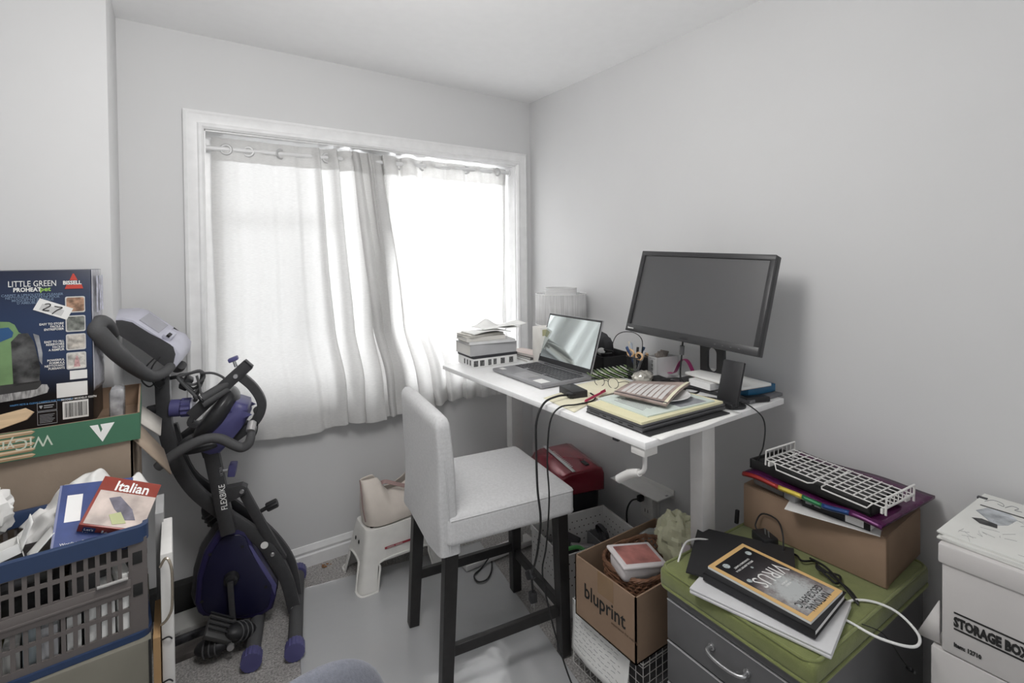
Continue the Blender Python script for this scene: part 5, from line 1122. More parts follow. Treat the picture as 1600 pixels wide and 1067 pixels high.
# tangled cables and resistance band handles
rnb = random.Random(6)
b = MB()
b.tube([(-0.455,-0.05,1.13),(-0.49,-0.08,1.09),(-0.50,-0.1,1.05),(-0.478,-0.1,1.02),(-0.462,-0.08,1.03)],0.0028,n=6,sub=5)
b.tube([(-0.44,-0.05,1.13),(-0.465,-0.08,1.10),(-0.475,-0.09,1.06),(-0.455,-0.09,1.01),(-0.44,-0.06,1.02)],0.0028,n=6,sub=5)
b.build('sensor_wire', CABLE, bk)
hk = MB().tube([(-0.43,-0.03,1.03),(-0.40,-0.045,1.035),(-0.38,-0.05,1.02)],0.007,n=8,sub=4).build('band_hook', BLK, bk)
for k in range(5):
    a = k*0.5
    MB().tube([(-0.40,-0.05,1.035),(-0.375+0.01*k,-0.055-0.01*k,1.015-0.012*k),(-0.345,-0.06,1.005-0.015*k),(-0.315-0.004*k,-0.055,1.025-0.01*k),(-0.325,-0.04,1.048),(-0.365,-0.045,1.045)],0.0055,n=8,sub=5,closed=True).build('resistance_band', CABLE if k%2 else GRP, bk)
MB().tube([(-0.325,-0.06,1.045),(-0.285,-0.07,1.045),(-0.255,-0.07,1.03),(-0.235,-0.07,1.01)],0.0045,n=8,sub=5).build('resistance_band', GRP, bk)
MB().tube([(-0.335,-0.07,1.04),(-0.325,-0.075,1.00),(-0.32,-0.08,0.975),(-0.30,-0.08,0.965)],0.0045,n=8,sub=5).build('resistance_band', GRP, bk)
for dz in (0,-0.022):
    MB().cyl((-0.315,-0.085,0.955+dz),(-0.232,-0.06,1.000+dz),0.0165,n=16).build('band_handle', GRP, bk)
MB().cyl((-0.318,-0.087,0.952),(-0.322,-0.089,0.950),0.0175,n=16).build('handle_end', BLK, bk)
MB().box((0.03,0.04,0.05),(-0.375,-0.04,1.01),rot=(0.2,0.6,0.3),bev=0.006).build('band_clip', BLK, bk)
# adjustment knobs
def knob(p, d, r, L, m, name='adjusting_knob', ribs=12):
    d = Vector(d).normalized(); p = Vector(p); b = MB(); x_ = d.orthogonal().normalized(); y_ = d.cross(x_)
    rings = []
    for t_,k_ in ((0,0.9),(0.1,1),(0.9,1),(1,0.9)):
        rings.append([b.bm.verts.new(p+d*L*t_+(x_*math.cos(2*math.pi*j/(ribs*2))+y_*math.sin(2*math.pi*j/(ribs*2)))*r*k_*(1 if j%2 else 0.86)) for j in range(ribs*2)])
    for a,c in zip(rings[:-1],rings[1:]):
        for j in range(ribs*2): b.bm.faces.new((a[j],a[(j+1)%(ribs*2)],c[(j+1)%(ribs*2)],c[j]))
    b.bm.faces.new(rings[0]); b.bm.faces.new(rings[-1]); return b.build(name, m, bk, smooth=30)
MB().cyl((-0.428,-0.035,0.918),(-0.395,-0.035,0.916),0.032,n=20).build('tension_collar', BLU, bk)
knob((-0.394,-0.035,0.916),(1,0,-0.02),0.036,0.034,BLU,'tension_knob'); MB().cyl((-0.359,-0.035,0.9155),(-0.352,-0.035,0.9155),0.033,n=20).build('tension_knob_cap', LGP, bk)
MB().tube([(-0.47,-0.03,0.92),(-0.50,-0.03,0.915)],0.018,n=12,sub=1).build('post_bolt', BLK, bk)
MB().tube([(-0.495,-0.03,0.91),(-0.455,-0.03,0.86),(-0.448,-0.03,0.83)],0.008,n=8,sub=3).build('lock_lever', BLK, bk)
# seat post with lettering
ptube([(-0.292,-0.065,0.740),(-0.272,-0.065,0.62),(-0.240,-0.065,0.42)],0.025,0.018,'seat_post',sub=1)
d_ = Vector((-0.032-0.02,0,0.32)).normalized()
text(bk,'FLEXBIKE',0.030,(-0.239,-0.0835,0.520),(-0.09,0,0.995),(-0.995,0,-0.09),PAPER,sx=0.80,bold=0.01)
text(bk,'ULTRA',0.014,(-0.252,-0.0835,0.652),(-0.09,0,0.995),(-0.995,0,-0.09),GINK,sx=0.8)
ptube([(-0.298,-0.065,0.765),(-0.290,-0.065,0.735)],0.028,0.021,'post_collar',sub=1)
MB().cyl((-0.262,-0.065,0.663),(-0.238,-0.065,0.663),0.007,n=10).build('pin', STEEL, bk)
MB().box((0.026,0.05,0.046),(-0.222,-0.065,0.665),rot=(0,R(8),0),bev=0.004).build('height_knob', BLU, bk)
# knee bracket and strut
b = MB(); b.prism([(-0.25,0.60),(-0.19,0.603),(-0.172,0.590),(-0.175,0.572),(-0.205,0.555),(-0.235,0.545)],0.04,Mx(-0.045),bev=0.002); b.build('knee_bracket', FRM, bk)
ptube([(-0.192,-0.055,0.575),(-0.121,-0.045,0.405),(-0.055,-0.02,0.25)],0.017,0.012,'folding_strut')
MB().lathe([(0.0001,0.005),(0.007,0.005),(0.009,0)],14,(-0.19,-0.086,0.58),(R(90),0,0)).build('frame_bolt', STEEL, bk)
MB().cyl((-0.128,-0.05,0.475),(-0.105,-0.05,0.485),0.008,n=12).build('strut_pin', BLK, bk)
knob((-0.108,-0.05,0.484),(1,0,0.35),0.018,0.042,BLK,'strut_knob',10)
# seat assembly
ptube([(-0.162,-0.06,1.066),(-0.355,-0.06,0.888)],0.022,0.016,'seat_slide_tube',sub=1)
MB().box((0.04,0.034,0.006),(-0.160,-0.06,1.069),rot=(0,R(47),0),bev=0.002).build('tube_end_cap', BLK, bk)
MB().cyl((-0.205,-0.06,1.06),(-0.212,-0.06,1.085),0.006,n=10).build('slide_knob_stem', STEEL, bk)
MB().box((0.035,0.03,0.016),(-0.214,-0.06,1.09),rot=(0,R(-20),0),bev=0.004).build('slide_knob', BLU, bk)
MB().lathe([(0.0001,0.005),(0.008,0.005),(0.01,0)],14,(-0.205,-0.077,1.026),(R(90),0,0)).build('frame_bolt', STEEL, bk)
ptube([(-0.206,-0.055,1.035),(-0.149,-0.055,0.975),(-0.118,-0.055,0.905),(-0.14,-0.055,0.840),(-0.217,-0.055,0.780)],0.0165,0.014,'curved_back_tube')
ptube([(-0.34,-0.055,0.90),(-0.36,-0.055,0.86),(-0.31,-0.055,0.845)],0.010,0.02,'pad_bracket')
# back pad : dished cushion, edge on
def lens(cx,cz,ax,az,L,T,Wd,bow=0.0,n1=28,n2=14):
    """cushion: long axis (ax,az) in plane, thickness T, width Wd along y"""
    a = Vector((ax,0,az)).normalized(); nrm = Vector((-az,0,ax)).normalized()
    b = MB()
    def f(u,v):
        th = math.pi*v; an = 2*math.pi*u
        p = a*math.cos(th)*L; r = math.sin(th)**0.7
        tk = math.sin(an); yy = math.cos(an)
        q_ = p+nrm*(T*r*tk*(1.0 if tk>0 else 0.35)+bow*(yy*yy)*r)+Vector((0,yy*Wd*r,0))
        return Vector((cx,-0.02,cz))+q_
    b.grid(f,n1*1,n2,closeu=True); bmesh.ops.remove_doubles(b.bm,verts=b.bm.verts[:],dist=1e-5); return b
lens(-0.285,0.885,0.62,0.78,0.108,-0.062,0.11).build('back_pad', mat('black_vinyl_pad',(0.03,0.03,0.032),0.3), bk, smooth=70)
# saddle: indigo shell with dark cushion under
sd = MB(); sd.prism([(-0.345,0.800),(-0.300,0.800),(-0.245,0.865),(-0.232,0.905),(-0.205,0.930),(-0.165,0.912),(-0.163,0.890),(-0.172,0.878),(-0.163,0.862),(-0.185,0.830),(-0.235,0.770),(-0.262,0.738),(-0.295,0.735),(-0.345,0.760)],0.15,Mx(0.055),bev=0.02)
sd.build('saddle_shell', BLU, bk, smooth=60)
lens(-0.325,0.765,1.0,0.12,0.085,0.045,0.095).build('saddle_cushion', mat('black_vinyl_pad',(0.03,0.03,0.032),0.3), bk, smooth=70)
# side hand rail
MB().tube([(-0.440,-0.17,0.748),(-0.425,-0.17,0.760),(-0.366,-0.165,0.799),(-0.300,-0.155,0.822),(-0.250,-0.15,0.815),(-0.205,-0.15,0.785),(-0.178,-0.15,0.772),(-0.156,-0.15,0.785),(-0.148,-0.14,0.815),(-0.145,-0.10,0.850)],[0.016,0.0175,0.0175,0.0175,0.0175,0.0175,0.0175,0.017,0.015,0.012],n=16,sub=6).build('side_handle', GRP, bk)
MB().tube([(-0.150,-0.145,0.828),(-0.146,-0.12,0.853)],0.016,n=14,sub=1).build('pulse_sensor', mat('pale_sensor_metal',(0.45,0.44,0.44),0.3,0.5), bk)
MB().tube([(-0.440,0.11,0.748),(-0.366,0.115,0.799),(-0.300,0.12,0.822),(-0.250,0.12,0.815),(-0.178,0.12,0.772),(-0.148,0.11,0.815),(-0.145,0.06,0.850)],0.0165,n=14,sub=6).build('side_handle', GRP, bk)
MB().tube([(-0.15,-0.10,0.83),(-0.15,0.0,0.835),(-0.15,0.07,0.83)],0.009,n=10,sub=3).build('handle_bar_link', FRM, bk)
MB().tube([(-0.135,-0.13,0.862),(-0.128,-0.12,0.85),(-0.13,-0.125,0.82),(-0.138,-0.13,0.80)],0.0022,n=6,sub=4).build('pulse_wire', CABLE, bk)
# flywheel housing
bodyP = [(-0.262,0.432),(-0.205,0.425),(-0.180,0.407),(-0.159,0.334),(-0.115,0.24),(-0.077,0.162),(-0.080,0.12),(-0.092,0.07),(-0.124,0.000),(-0.150,-0.0),(-0.20,0.02),(-0.335,0.105),(-0.352,0.125),(-0.362,0.165),(-0.352,0.268),(-0.330,0.346),(-0.285,0.415)]
bodyP = [(a, max(c,0.055) if c < 0.055 else c) for a,c in bodyP]
b = MB(); b.prism(bodyP,0.05,Mx(0.0),bev=0.012); b.build('housing_cover', PUR, bk, smooth=55)
bp2 = [(a-0.022 if a<-0.25 else a+0.004, c) for a,c in bodyP]
b = MB(); b.prism(bp2,0.055,Mx(0.056),bev=0.014); b.build('housing_rear_shell', FRM, bk, smooth=55)
inn = [(-0.20+(a+0.20)*0.86, 0.21+(c-0.21)*0.88) for a,c in bodyP]
b = MB(); b.prism(inn,0.006,Mx(-0.049),bev=0.004); b.build('housing_panel', mat('deep_indigo',(0.012,0.012,0.04),0.38), bk, smooth=55)
sp = [(-0.165,0.345),(-0.112,0.24),(-0.076,0.165),(-0.084,0.125),(-0.10,0.18),(-0.14,0.26),(-0.175,0.35)]
b = MB(); b.prism(sp,0.004,Mx(-0.0485),bev=0.001); b.build('violet_accent', BLU, bk)
for s,z in ((-0.305,0.345),(-0.195,0.35),(-0.115,0.17),(-0.335,0.17)): MB().lathe([(0.0001,0.0005),(0.006,0.0005),(0.006,0)],14,(s,-0.0565,z),(R(90),0,0)).build('screw_hole', HOLE, bk)
# crank and pedals
MB().lathe([(0.0001,0.03),(0.014,0.03),(0.016,0.022),(0.024,0.02),(0.028,0.0)],24,(-0.234,-0.055,0.235),(R(90),0,0)).build('crank_hub', BLK, bk)
ptube([(-0.234,-0.092,0.240),(-0.228,-0.096,0.13),(-0.225,-0.098,0.085)],0.010,0.006,'crank_arm')
MB().cyl((-0.225,-0.09,0.088),(-0.225,-0.17,0.075),0.007,n=12).build('pedal_axle', STEEL, bk)
pd = MB(); pd.box((0.10,0.085,0.022),(-0.262,-0.15,0.108),rot=(R(25),R(35),R(10)),bev=0.004); 
pd = pd.build('pedal_plate', mat('grey_pedal',(0.07,0.07,0.07),0.5), bk)
b = MB()
for k in range(4): b.box((0.09,0.006,0.004),(-0.262+0.006,-0.178+0.019*k,0.121+0.006*k),rot=(R(25),R(35),R(10)))
b.build('pedal_grip', BLK, pd)
def toe(cx,cy,cz,rz,ry,nm):
    b = MB()
    def f(u,v):
        an = 2*math.pi*u; th = math.pi*v
        return Vector((0.062*math.cos(th), 0.042*math.sin(th)*math.cos(an), 0.03*math.sin(th)*math.sin(an)))
    b.grid(f,24,14,closeu=True); bmesh.ops.remove_doubles(b.bm,verts=b.bm.verts[:],dist=1e-5)
    o = b.build(nm, BLK, bk, smooth=60, loc=(cx,cy,cz), rot=(R(0),R(ry),R(rz)))
    for k in (-1,0,1): MB().tube([(0.02*k,0.042*math.cos(a/16*2*math.pi),0.031*math.sin(a/16*2*math.pi)) for a in range(16)],0.003,n=6,sub=1,closed=True).build('tread_rib', GRP, o)
toe(-0.285,-0.15,0.055,-10,-8,'toe_cradle'); toe(-0.195,-0.14,0.075,40,25,'toe_cradle')
MB().lathe([(0.0001,0.008),(0.012,0.008),(0.014,0)],14,(-0.222,-0.19,0.06),(R(90),0,0)).build('pedal_nut', STEEL, bk)
toe(-0.325,0.13,0.41,0,60,'far_pedal')
MB().cyl((-0.30,0.03,0.30),(-0.325,0.12,0.40),0.008,n=10).build('far_crank_arm', BLK, bk)

# ================= things on the floor behind the bike =================
slab('black_flat_case','black flat case standing on edge against the wall behind the exercise bike','case',(-1.87,-0.062),(0.36,0.05,0.115),0,mat('matt_black_fabric',(0.02,0.02,0.02),0.8),0.03+0.0,bev=0.004)
t = thing('magazine','white spined magazine on the floor in front of the black flat case','magazine',(-1.80,-0.165,0.030),2)
MB().box((0.30,0.12,0.018),(0,0,0.009),bev=0.001).build('pages', mat('grey_white_print',(0.45,0.45,0.43),0.6), t); text(t,'THE MARKET',0.009,(-0.12,-0.0606,0.005),(1,0,0),(0,0,1),INK)
slab('glossy_magazine','dark glossy magazine at the bottom of the pile behind the bike','magazine',(-1.80,-0.175),(0.30,0.13,0.028),4,mat('dark_gloss_print',(0.05,0.05,0.055),0.25,vary=0.8,vscale=25),0.001,bev=0.001)
slab('teal_magazine','brown and teal magazine lying behind the indigo housing of the bike','magazine',(-1.80,-0.300),(0.28,0.07,0.02),4,mat('brown_teal_print',(0.10,0.09,0.085),0.4,vary=0.6,vscale=12),0.001,bev=0.001)
# ================= LEFT PILE =================
GREYC = mat('grey_beige_carton', (0.20,0.19,0.155), 0.8, vary=0.12, vscale=5)
t = thing('large_carton','large grey-beige carton with a black edge supporting the blue rimmed crate','box',(-2.187,-0.955,0),3)
MB().box((0.52,0.31,0.592),(0,0,0.296),bev=0.003).build('carton', GREYC, t)
MB().box((0.005,0.002,0.592),(0.2565,-0.1553,0.296)).build('black_edge', INK, t)
# ---- boards and binder at its right side
slab('brown_cardboard_sheet','brown cardboard sheet standing beside the grey-beige carton','cardboard sheet',(-1.9095,-1.02),(0.014,0.16,0.59),0,mat('kraft_sheet',(0.40,0.25,0.12),0.85),0.001)
slab('grey_board','pale grey board standing behind the crate corner beside the white binder','board',(-1.905,-0.84),(0.018,0.13,0.80),0,mat('pale_grey_board',(0.42,0.42,0.42),0.6),0.001)
wb_ = thing('white_carrier','tall white box file with wire rings and a bent metal handle','box file',(-1.8885,-0.985,0),0)
MB().box((0.024,0.20,0.775),(0,0,0.3885),bev=0.003).build('box_file', mat('box_file_white',(0.68,0.67,0.65),0.55), wb_)
HND = mat('bronze_wire', (0.50,0.44,0.36), 0.25, 0.8)
MB().tube([(-0.012,-0.104,0.750),(-0.002,-0.112,0.770),(0.006,-0.118,0.765),(0.011,-0.12,0.735),(0.010,-0.12,0.66),(0.004,-0.116,0.635),(-0.004,-0.110,0.620),(-0.012,-0.104,0.612)],0.0032,n=10,sub=6).build('handle', HND, wb_)
for z in (0.575,0.472,0.25): MB().tube([(-0.013,-0.101,z-0.002),(0.0,-0.106,z+0.004),(0.006,-0.106,z),(0.008,-0.102,z-0.006)],0.0018,n=6,sub=4).build('ring', BLK, wb_)
# ---- blue rimmed folding crate
CRG = mat('crate_grey_plastic', (0.135,0.12,0.115), 0.5)
CRB = mat('crate_blue_plastic', (0.028,0.052,0.12), 0.4)
CZ = 0.5925; CH = 0.262
crt = thing('folding_crate','grey folding crate with a blue rim, slotted sides, full of books and boxes','crate',(-2.183,-0.955,CZ),5)
CW, CD = 0.245, 0.140
b = MB()
def slotted(b, x0, x1, ypos, axis, z0, z1, nslots):
    """panel with slots: bars between"""
    def bar(a0,a1,za,zb,th=0.004):
        if axis == 'x': b.bx(a0,a1,ypos-th/2,ypos+th/2,za,zb)
        else: b.bx(ypos-th/2,ypos+th/2,a0,a1,za,zb)
    H_ = z1-z0
    for (ra,rb) in ((0.0,0.08),(0.26,0.30),(0.47,0.62),(0.79,0.83),(0.95,1.0)): bar(x0,x1,z0+ra*H_,z0+rb*H_,0.005)
    st_ = (x1-x0)/nslots
    for k in range(nslots+1):
        w_ = st_*0.40; a = x0+st_*k; bar(max(x0,a-w_/2),min(x1,a+w_/2),z0,z1)
slotted(b,-CW+0.03,CW-0.03,-CD,'x',0.012,CH-0.03,22); fp = b.build('side_panel', CRG, crt)
b = MB(); slotted(b,-CW+0.03,CW-0.03,CD,'x',0.012,CH-0.03,22); b.build('side_panel', CRG, crt)
b = MB(); slotted(b,-CD+0.01,CD-0.01,CW,'y',0.012,CH-0.03,10); b.build('end_panel', CRG, crt)
b = MB(); slotted(b,-CD+0.01,CD-0.01,-CW,'y',0.012,CH-0.03,10); b.build('end_panel', CRG, crt)
b = MB()
for sx_ in (1,-1):
    for sy_ in (1,-1): b.bx(min(sx_*(CW-0.032),sx_*(CW+0.001)),max(sx_*(CW-0.032),sx_*(CW+0.001)),min(sy_*(CD-0.005),sy_*(CD+0.002)),max(sy_*(CD-0.005),sy_*(CD+0.002)),0.01,CH-0.03)
b.bx(-CW,CW,-CD,CD,0.004,0.010); b.build('corner_post', CRG, crt)
b = MB(); b.bx(-CW+0.03,CW-0.03,-CD-0.005,-CD-0.002,0.108,0.145,bev=0.001); b.bx(-CW+0.03,CW-0.03,-CD-0.007,-CD-0.003,0.122,0.128,bev=0.001); b.build('fold_hinge_strip', CRG, crt)
MB().cyl((CW-0.09,-CD-0.007,0.150),(CW-0.035,-CD-0.007,0.150),0.004,n=10).build('hinge_pin', mat('light_grey_plastic',(0.35,0.34,0.33),0.5), crt)
for z_,k in ((0.175,0),(0.10,1)): MB().bx(CW-0.026,CW-0.008,-CD-0.0035,-CD-0.002,z_,z_+0.028,bev=0.0005).build('latch_slot', HOLE, crt)
b = MB(); pr = [(-0.032,-0.003),(0.004,-0.003),(0.006,0.0),(0.006,0.008),(0.0,0.011),(-0.032,0.010)]
def rloop(x,y,r,z,n=4):
    P=[]
    for sx_,sy_,a0 in ((1,1,0),(-1,1,90),(-1,-1,180),(1,-1,270)):
        for k in range(n+1):
            a=R(a0+90*k/n); P.append((sx_*(x-r)+r*math.cos(a), sy_*(y-r)+r*math.sin(a), z))
    return P
b.tube(rloop(CW+0.003,CD+0.003,0.02,CH-0.006),1,prof=[(p[0],-p[1]) for p in pr],up=(0,0,1),sub=1,closed=True); b.build('rim', CRB, crt, smooth=50)
b = MB(); b.tube(rloop(CW+0.003,CD+0.003,0.02,0.0065),1,prof=[(-0.006,-0.004),(0.008,-0.004),(0.008,0.006),(-0.006,0.006)],up=(0,0,1),sub=1,closed=True); b.build('base_rim', CRB, crt, smooth=50)
# papers seen through the slots
CU = CZ+0.012
for k in range(10):
    x = -2.37+0.030*k; rgb = [(0.55,0.55,0.50),(0.50,0.48,0.25),(0.60,0.60,0.58),(0.35,0.40,0.42),(0.58,0.58,0.60)][k%5]
    slab('paper_bundle',['white','cream yellow','bright white','bluish','greyish'][k%5]+' paper bundle seen through the slots at the front of the blue rimmed crate','paper bundle',(x,-1.045+0.004*math.sin(k)),(0.026,0.07,0.075+0.015*math.sin(k*1.7)),5,mat('bundle_%d'%(k%5),rgb,0.85,vary=0.35,vscale=90,stretch=(1,1,0.1)),CU,group=['white','cream yellow','bright white','bluish','greyish'][k%5]+' paper bundles in the crate')
for k in range(4):
    slab('white_envelope','white envelope standing inside the front right of the crate','envelope',(-2.06+0.028*k,-1.045),(0.024,0.06,0.085+0.02*k),5+3*k,PAPER,CU,group='envelopes in the crate')
slab('dark_packet','dark flat packet filling the left of the crate','packet',(-2.255,-0.92),(0.31,0.16,0.15),5,mat('black_speckle',(0.03,0.03,0.032),0.35,vary=0.9,vscale=30),CU)
slab('black_speckled_cover','black speckled marbled folder lying across the crate under the open white carton','folder',(-2.25,-0.995),(0.30,0.16,0.006),5,mat('black_speckle',(0.03,0.03,0.032),0.35,vary=0.9,vscale=30),CZ+0.196,rx=8)
slab('grey_filler_box','plain grey box under the blue book in the crate','box',(-2.02,-0.94),(0.12,0.15,0.135),5,mat('grey_filler',(0.16,0.16,0.16),0.7),CU)
# blue thick book, standing on its lower edge and leaning back
def mthing(name,label,cat,M):
    t = thing(name,label,cat); t.matrix_world = M; return t
# local x to the right along the lower edge, local y up the cover, local z out of the cover
bl = mthing('thick_blue_book','thick blue reference book with pale pages leaning in the crate under the red boxed set','book',frame((-2.096,-1.055,CZ+0.225),(0.97,0.10,-0.14),(0.10,0.80,0.52)))
DBL = mat('dictionary_blue', (0.035,0.06,0.20), 0.35, vary=0.2)
MB().bx(0,0.135,0,0.16,0.037,0.040).build('cover', DBL, bl); MB().bx(0,0.135,0,0.16,-0.012,-0.009).build('cover', DBL, bl); MB().bx(-0.004,0.0,0,0.16,-0.012,0.040).build('spine', mat('pale_blue_spine',(0.20,0.22,0.36),0.4), bl)
MB().bx(0.0,0.132,0.002,0.157,-0.009,0.037).build('pages', PGM, bl)
for k,w_ in enumerate((0.03,0.022,0.035)): MB().bx(-0.0046,-0.0042,0.01+0.048*k,0.01+0.048*k+w_,-0.006,0.034).build('spine_panel', WHT, bl)
MB().bx(0.012,0.04,0.06,0.13,0.040,0.0405).build('white_panel', WHT, bl)
text(bl,'Words to Expressions Plus',0.0085,(0.01,0.004,0.0405),(1,0,0),(0,1,0),PAPER)
# red boxed set lying on the cover of the blue book
rd = mthing('italian_course_box','brick red boxed set printed Italian, lying on the blue book in the crate','boxed set',frame((-2.052,-1.050,CZ+0.278),(0.86,-0.10,-0.36),(0.16,0.80,0.56)))
RDM = mat('brick_red_print', (0.26,0.045,0.03), 0.3, vary=0.1)
MB().bx(0,0.122,0,0.125,-0.022,0.018,bev=0.001).build('box_body', RDM, rd)
PHO = mat('pale_photo_print',(0.50,0.42,0.38),0.25,vary=0.35,vscale=18)
MB().bx(0.006,0.122,0.004,0.088,0.018,0.0186).build('cover_photo', PHO, rd)
b = MB(); b.prism([(0.03,0.07),(0.05,0.078),(0.085,0.05),(0.10,0.025),(0.08,0.022),(0.05,0.045)],0.0005,Matrix.Translation((0,0,0.0187))); b.build('photo_detail', mat('grey_violet_print',(0.13,0.12,0.16),0.3,vary=0.4,vscale=40), rd)
b = MB(); b.prism([(0.045,0.03),(0.065,0.04),(0.085,0.015),(0.06,0.008)],0.0005,Matrix.Translation((0,0,0.0190))); b.build('photo_detail', mat('pale_lime_print',(0.42,0.45,0.22),0.4), rd)
text(rd,'Italian',0.036,(0.030,0.092,0.0186),(1,0,0),(0,1,0),PAPER,bold=0.02,sx=0.85)
text(rd,'Italian',0.026,(0.045,-0.0006,-0.012),(1,0,0),(0,0,1),PAPER,bold=0.02)
MB().bx(0.010,0.034,-0.0008,-0.0002,-0.014,0.012).build('navy_badge', mat('navy_print',(0.02,0.04,0.12),0.5), rd)
text(rd,"Let's",0.010,(0.012,-0.0012,0.001),(1,0,0),(0,0,1),PAPER); text(rd,"Learn",0.009,(0.011,-0.0012,-0.010),(1,0,0),(0,0,1),PAPER)
text(rd,'Italian',0.020,(-0.0008,0.11,-0.010),(0,-1,0),(0,0,1),PAPER)
# white plastic bag over it
BAGW = mat('white_plastic_film', (0.78,0.77,0.75), 0.35, vary=0.06, vscale=30)
b = MB()
def wbf(u,v):
    x = -2.185+0.25*u; y = -0.855+0.06*v-0.03*math.sin(math.pi*u)
    z = CZ+0.245+0.085*math.exp(-((u-0.52)/0.28)**2)*(0.45+0.55*v)+0.035*math.exp(-((u-0.93)/0.09)**2)
    return (x+0.006*math.sin(17*v+5*u),y-0.075*(1-v)*(0.35+0.65*u)*(0.6 if u<0.3 else 1),z-0.07*(1-v)**1.5*(1-0.5*u)+0.006*math.sin(23*u+7*v)+0.004*math.sin(41*u-11*v))
b.grid(wbf,50,20); o = b.build('plastic_bag', BAGW, solid=0.0008, smooth=70); tag(o,'crumpled white plastic bag behind the red boxed set in the crate','plastic bag')
o = MB().lathe([(0.0001,0.016),(0.010,0.014),(0.014,0.006),(0.0145,-0.004),(0.010,-0.012),(0.0001,-0.014)],20).build('green_fruit_toy', mat('pale_green_plastic',(0.33,0.42,0.16),0.5)); o.location=(-1.957,-1.035,CZ+0.240); tag(o,'small pale green round item in the right corner of the crate','ball')
# open white carton left in the crate
wcx = thing('open_white_carton','small open white carton with a black printed side and raised flaps in the crate','box',(-2.205,-1.035,CZ+0.215),0,rot=(R(-8),R(-12),R(14)))
b = MB(); A,Bq,Hq = 0.065,0.035,0.045
b.bx(-A,A,-Bq,Bq,0,0.002); b.bx(-A,A,-Bq,-Bq+0.0015,0,Hq); b.bx(-A,A,Bq-0.0015,Bq,0,Hq); b.bx(-A,-A+0.0015,-Bq,Bq,0,Hq); b.bx(A-0.0015,A,-Bq,Bq,0,Hq); b.build('carton', PAPER, wcx)
MB().bx(-A,A,-Bq-0.0008,-Bq-0.0002,0.0,0.024).build('black_print', INK, wcx)
text(wcx,'((5%))',0.014,(0.0,-Bq-0.0012,0.008),(1,0,0),(0,0,1),PAPER)
b = MB(); b.grid(lambda u,v:(A+0.03*v,-Bq+2*Bq*u,Hq-0.02+0.05*v+0.01*math.sin(3*u)),8,6); b.build('flap', PAPER, wcx, solid=0.0015)
b = MB(); b.grid(lambda u,v:(A+0.005+0.05*v,-Bq-0.01+0.07*u,0.0+0.035*v),8,6); b.build('flap', PAPER, wcx, solid=0.0015)
o = crumple(0.05,0.035,0.055,21,0.8,30,20).build('tissue_bundle', BAGW, smooth=25); o.location=(-2.235,-0.93,CZ+0.315); tag(o,'bunch of crumpled white wrapping tissue at the left of the crate','tissue')
slab('blue_packet','blue and white packet sticking up beside the wrapping tissue','packet',(-2.29,-0.965),(0.07,0.02,0.10),10,mat('mid_blue_print',(0.10,0.22,0.38),0.4),CZ+0.19,rx=-10)
o = MB().cyl((0,0,0),(0.0,0.0,0.05),0.012,n=16).build('copper_tube', mat('copper_tone',(0.42,0.26,0.20),0.3,0.6)); o.location=(-2.205,-1.07,CZ+0.175); tag(o,'small copper toned tube below the open white carton','tube')
# ---- cardboard box behind the crate
cbx = thing('cardboard_box','open brown cardboard box with folded out flaps behind the crate','box',(-2.19,-0.575,0),0)
X0,X1,Y0,Y1,H = -0.225,0.225,-0.205,0.205,0.975
b = MB(); b.bx(X0,X1,Y0,Y1,0.0,0.005); b.bx(X0,X0+tk,Y0,Y1,0,H); b.bx(X1-tk,X1,Y0,Y1,0,H); b.bx(X0,X1,Y0,Y0+tk,0,H); b.bx(X0,X1,Y1-tk,Y1,0,H); b.build('carton', mat('brown_cardboard_grey',(0.33,0.26,0.20),0.85,vary=0.08,vscale=8,bump=0.15,bscale=90), cbx)
b = MB(); b.quad([(X1,Y0,H),(X1,-0.03,H),(X1+0.065,-0.03,H-0.10),(X1+0.085,Y0+0.01,H-0.125)]); b.build('side_flap', mat('brown_cardboard_grey',(0.33,0.26,0.20),0.85), cbx, solid=0.004)
b = MB(); b.quad([(X1,0.0,H),(X1,Y1,H),(X1+0.06,Y1,H-0.06),(X1+0.06,0.0,H-0.06)]); b.build('side_flap', mat('pale_card',(0.55,0.52,0.48),0.8), cbx, solid=0.004)
b = MB(); b.grid(lambda u,v:(X0+0.28+0.16*u,Y0-0.001-0.003*v,H+0.001+0.010*v*(1 if (int(u*16)%3) else 0.6)),16,1); b.build('torn_edge', mat('pale_card',(0.55,0.52,0.48),0.8), cbx, solid=0.002)
MB().bx(X0+0.01,X1-0.01,Y0+0.01,Y1-0.01,0.955,0.975).build('inner_flaps', CARDD, cbx)
# ---- green tray box
GRB = mat('green_print_card', (0.055,0.16,0.095), 0.5)
gt = thing('green_tray_box','shallow green printed tray box with a white V arrow mark, on the brown cardboard box','box',(-2.19,-0.59,0.9755),2)
X0,X1,Y0,Y1,H = -0.235,0.235,-0.205,0.215,0.073
b = MB(); b.bx(X0,X1,Y0,Y1,0,0.004); b.bx(X0,X0+tk,Y0,Y1,0,H); b.bx(X1-tk,X1,Y0,Y1,0,H); b.bx(X0,X1,Y0,Y0+tk,0,H); b.bx(X0,X1,Y1-tk,Y1,0,H); b.build('tray_shell', CARD, gt)
b = MB(); b.bx(X0,X1,Y0-0.0008,Y0-0.0002,0,H); b.bx(X1+0.0002,X1+0.0008,Y0,Y1,0,H); gp = b.build('green_print', GRB, gt)
yy = Y0-0.0012
b = MB(); Mz = frame((0.128,yy,0.01),(1,0,0),(0,0,1))
b.prism([(0,0.048),(0.017,0.048),(0.0225,0.026),(0.026,0.034),(0.022,0.048),(0.052,0.048),(0.026,0.0)],0.0004,Mz)
b.build('v_mark', PAPER, gt)
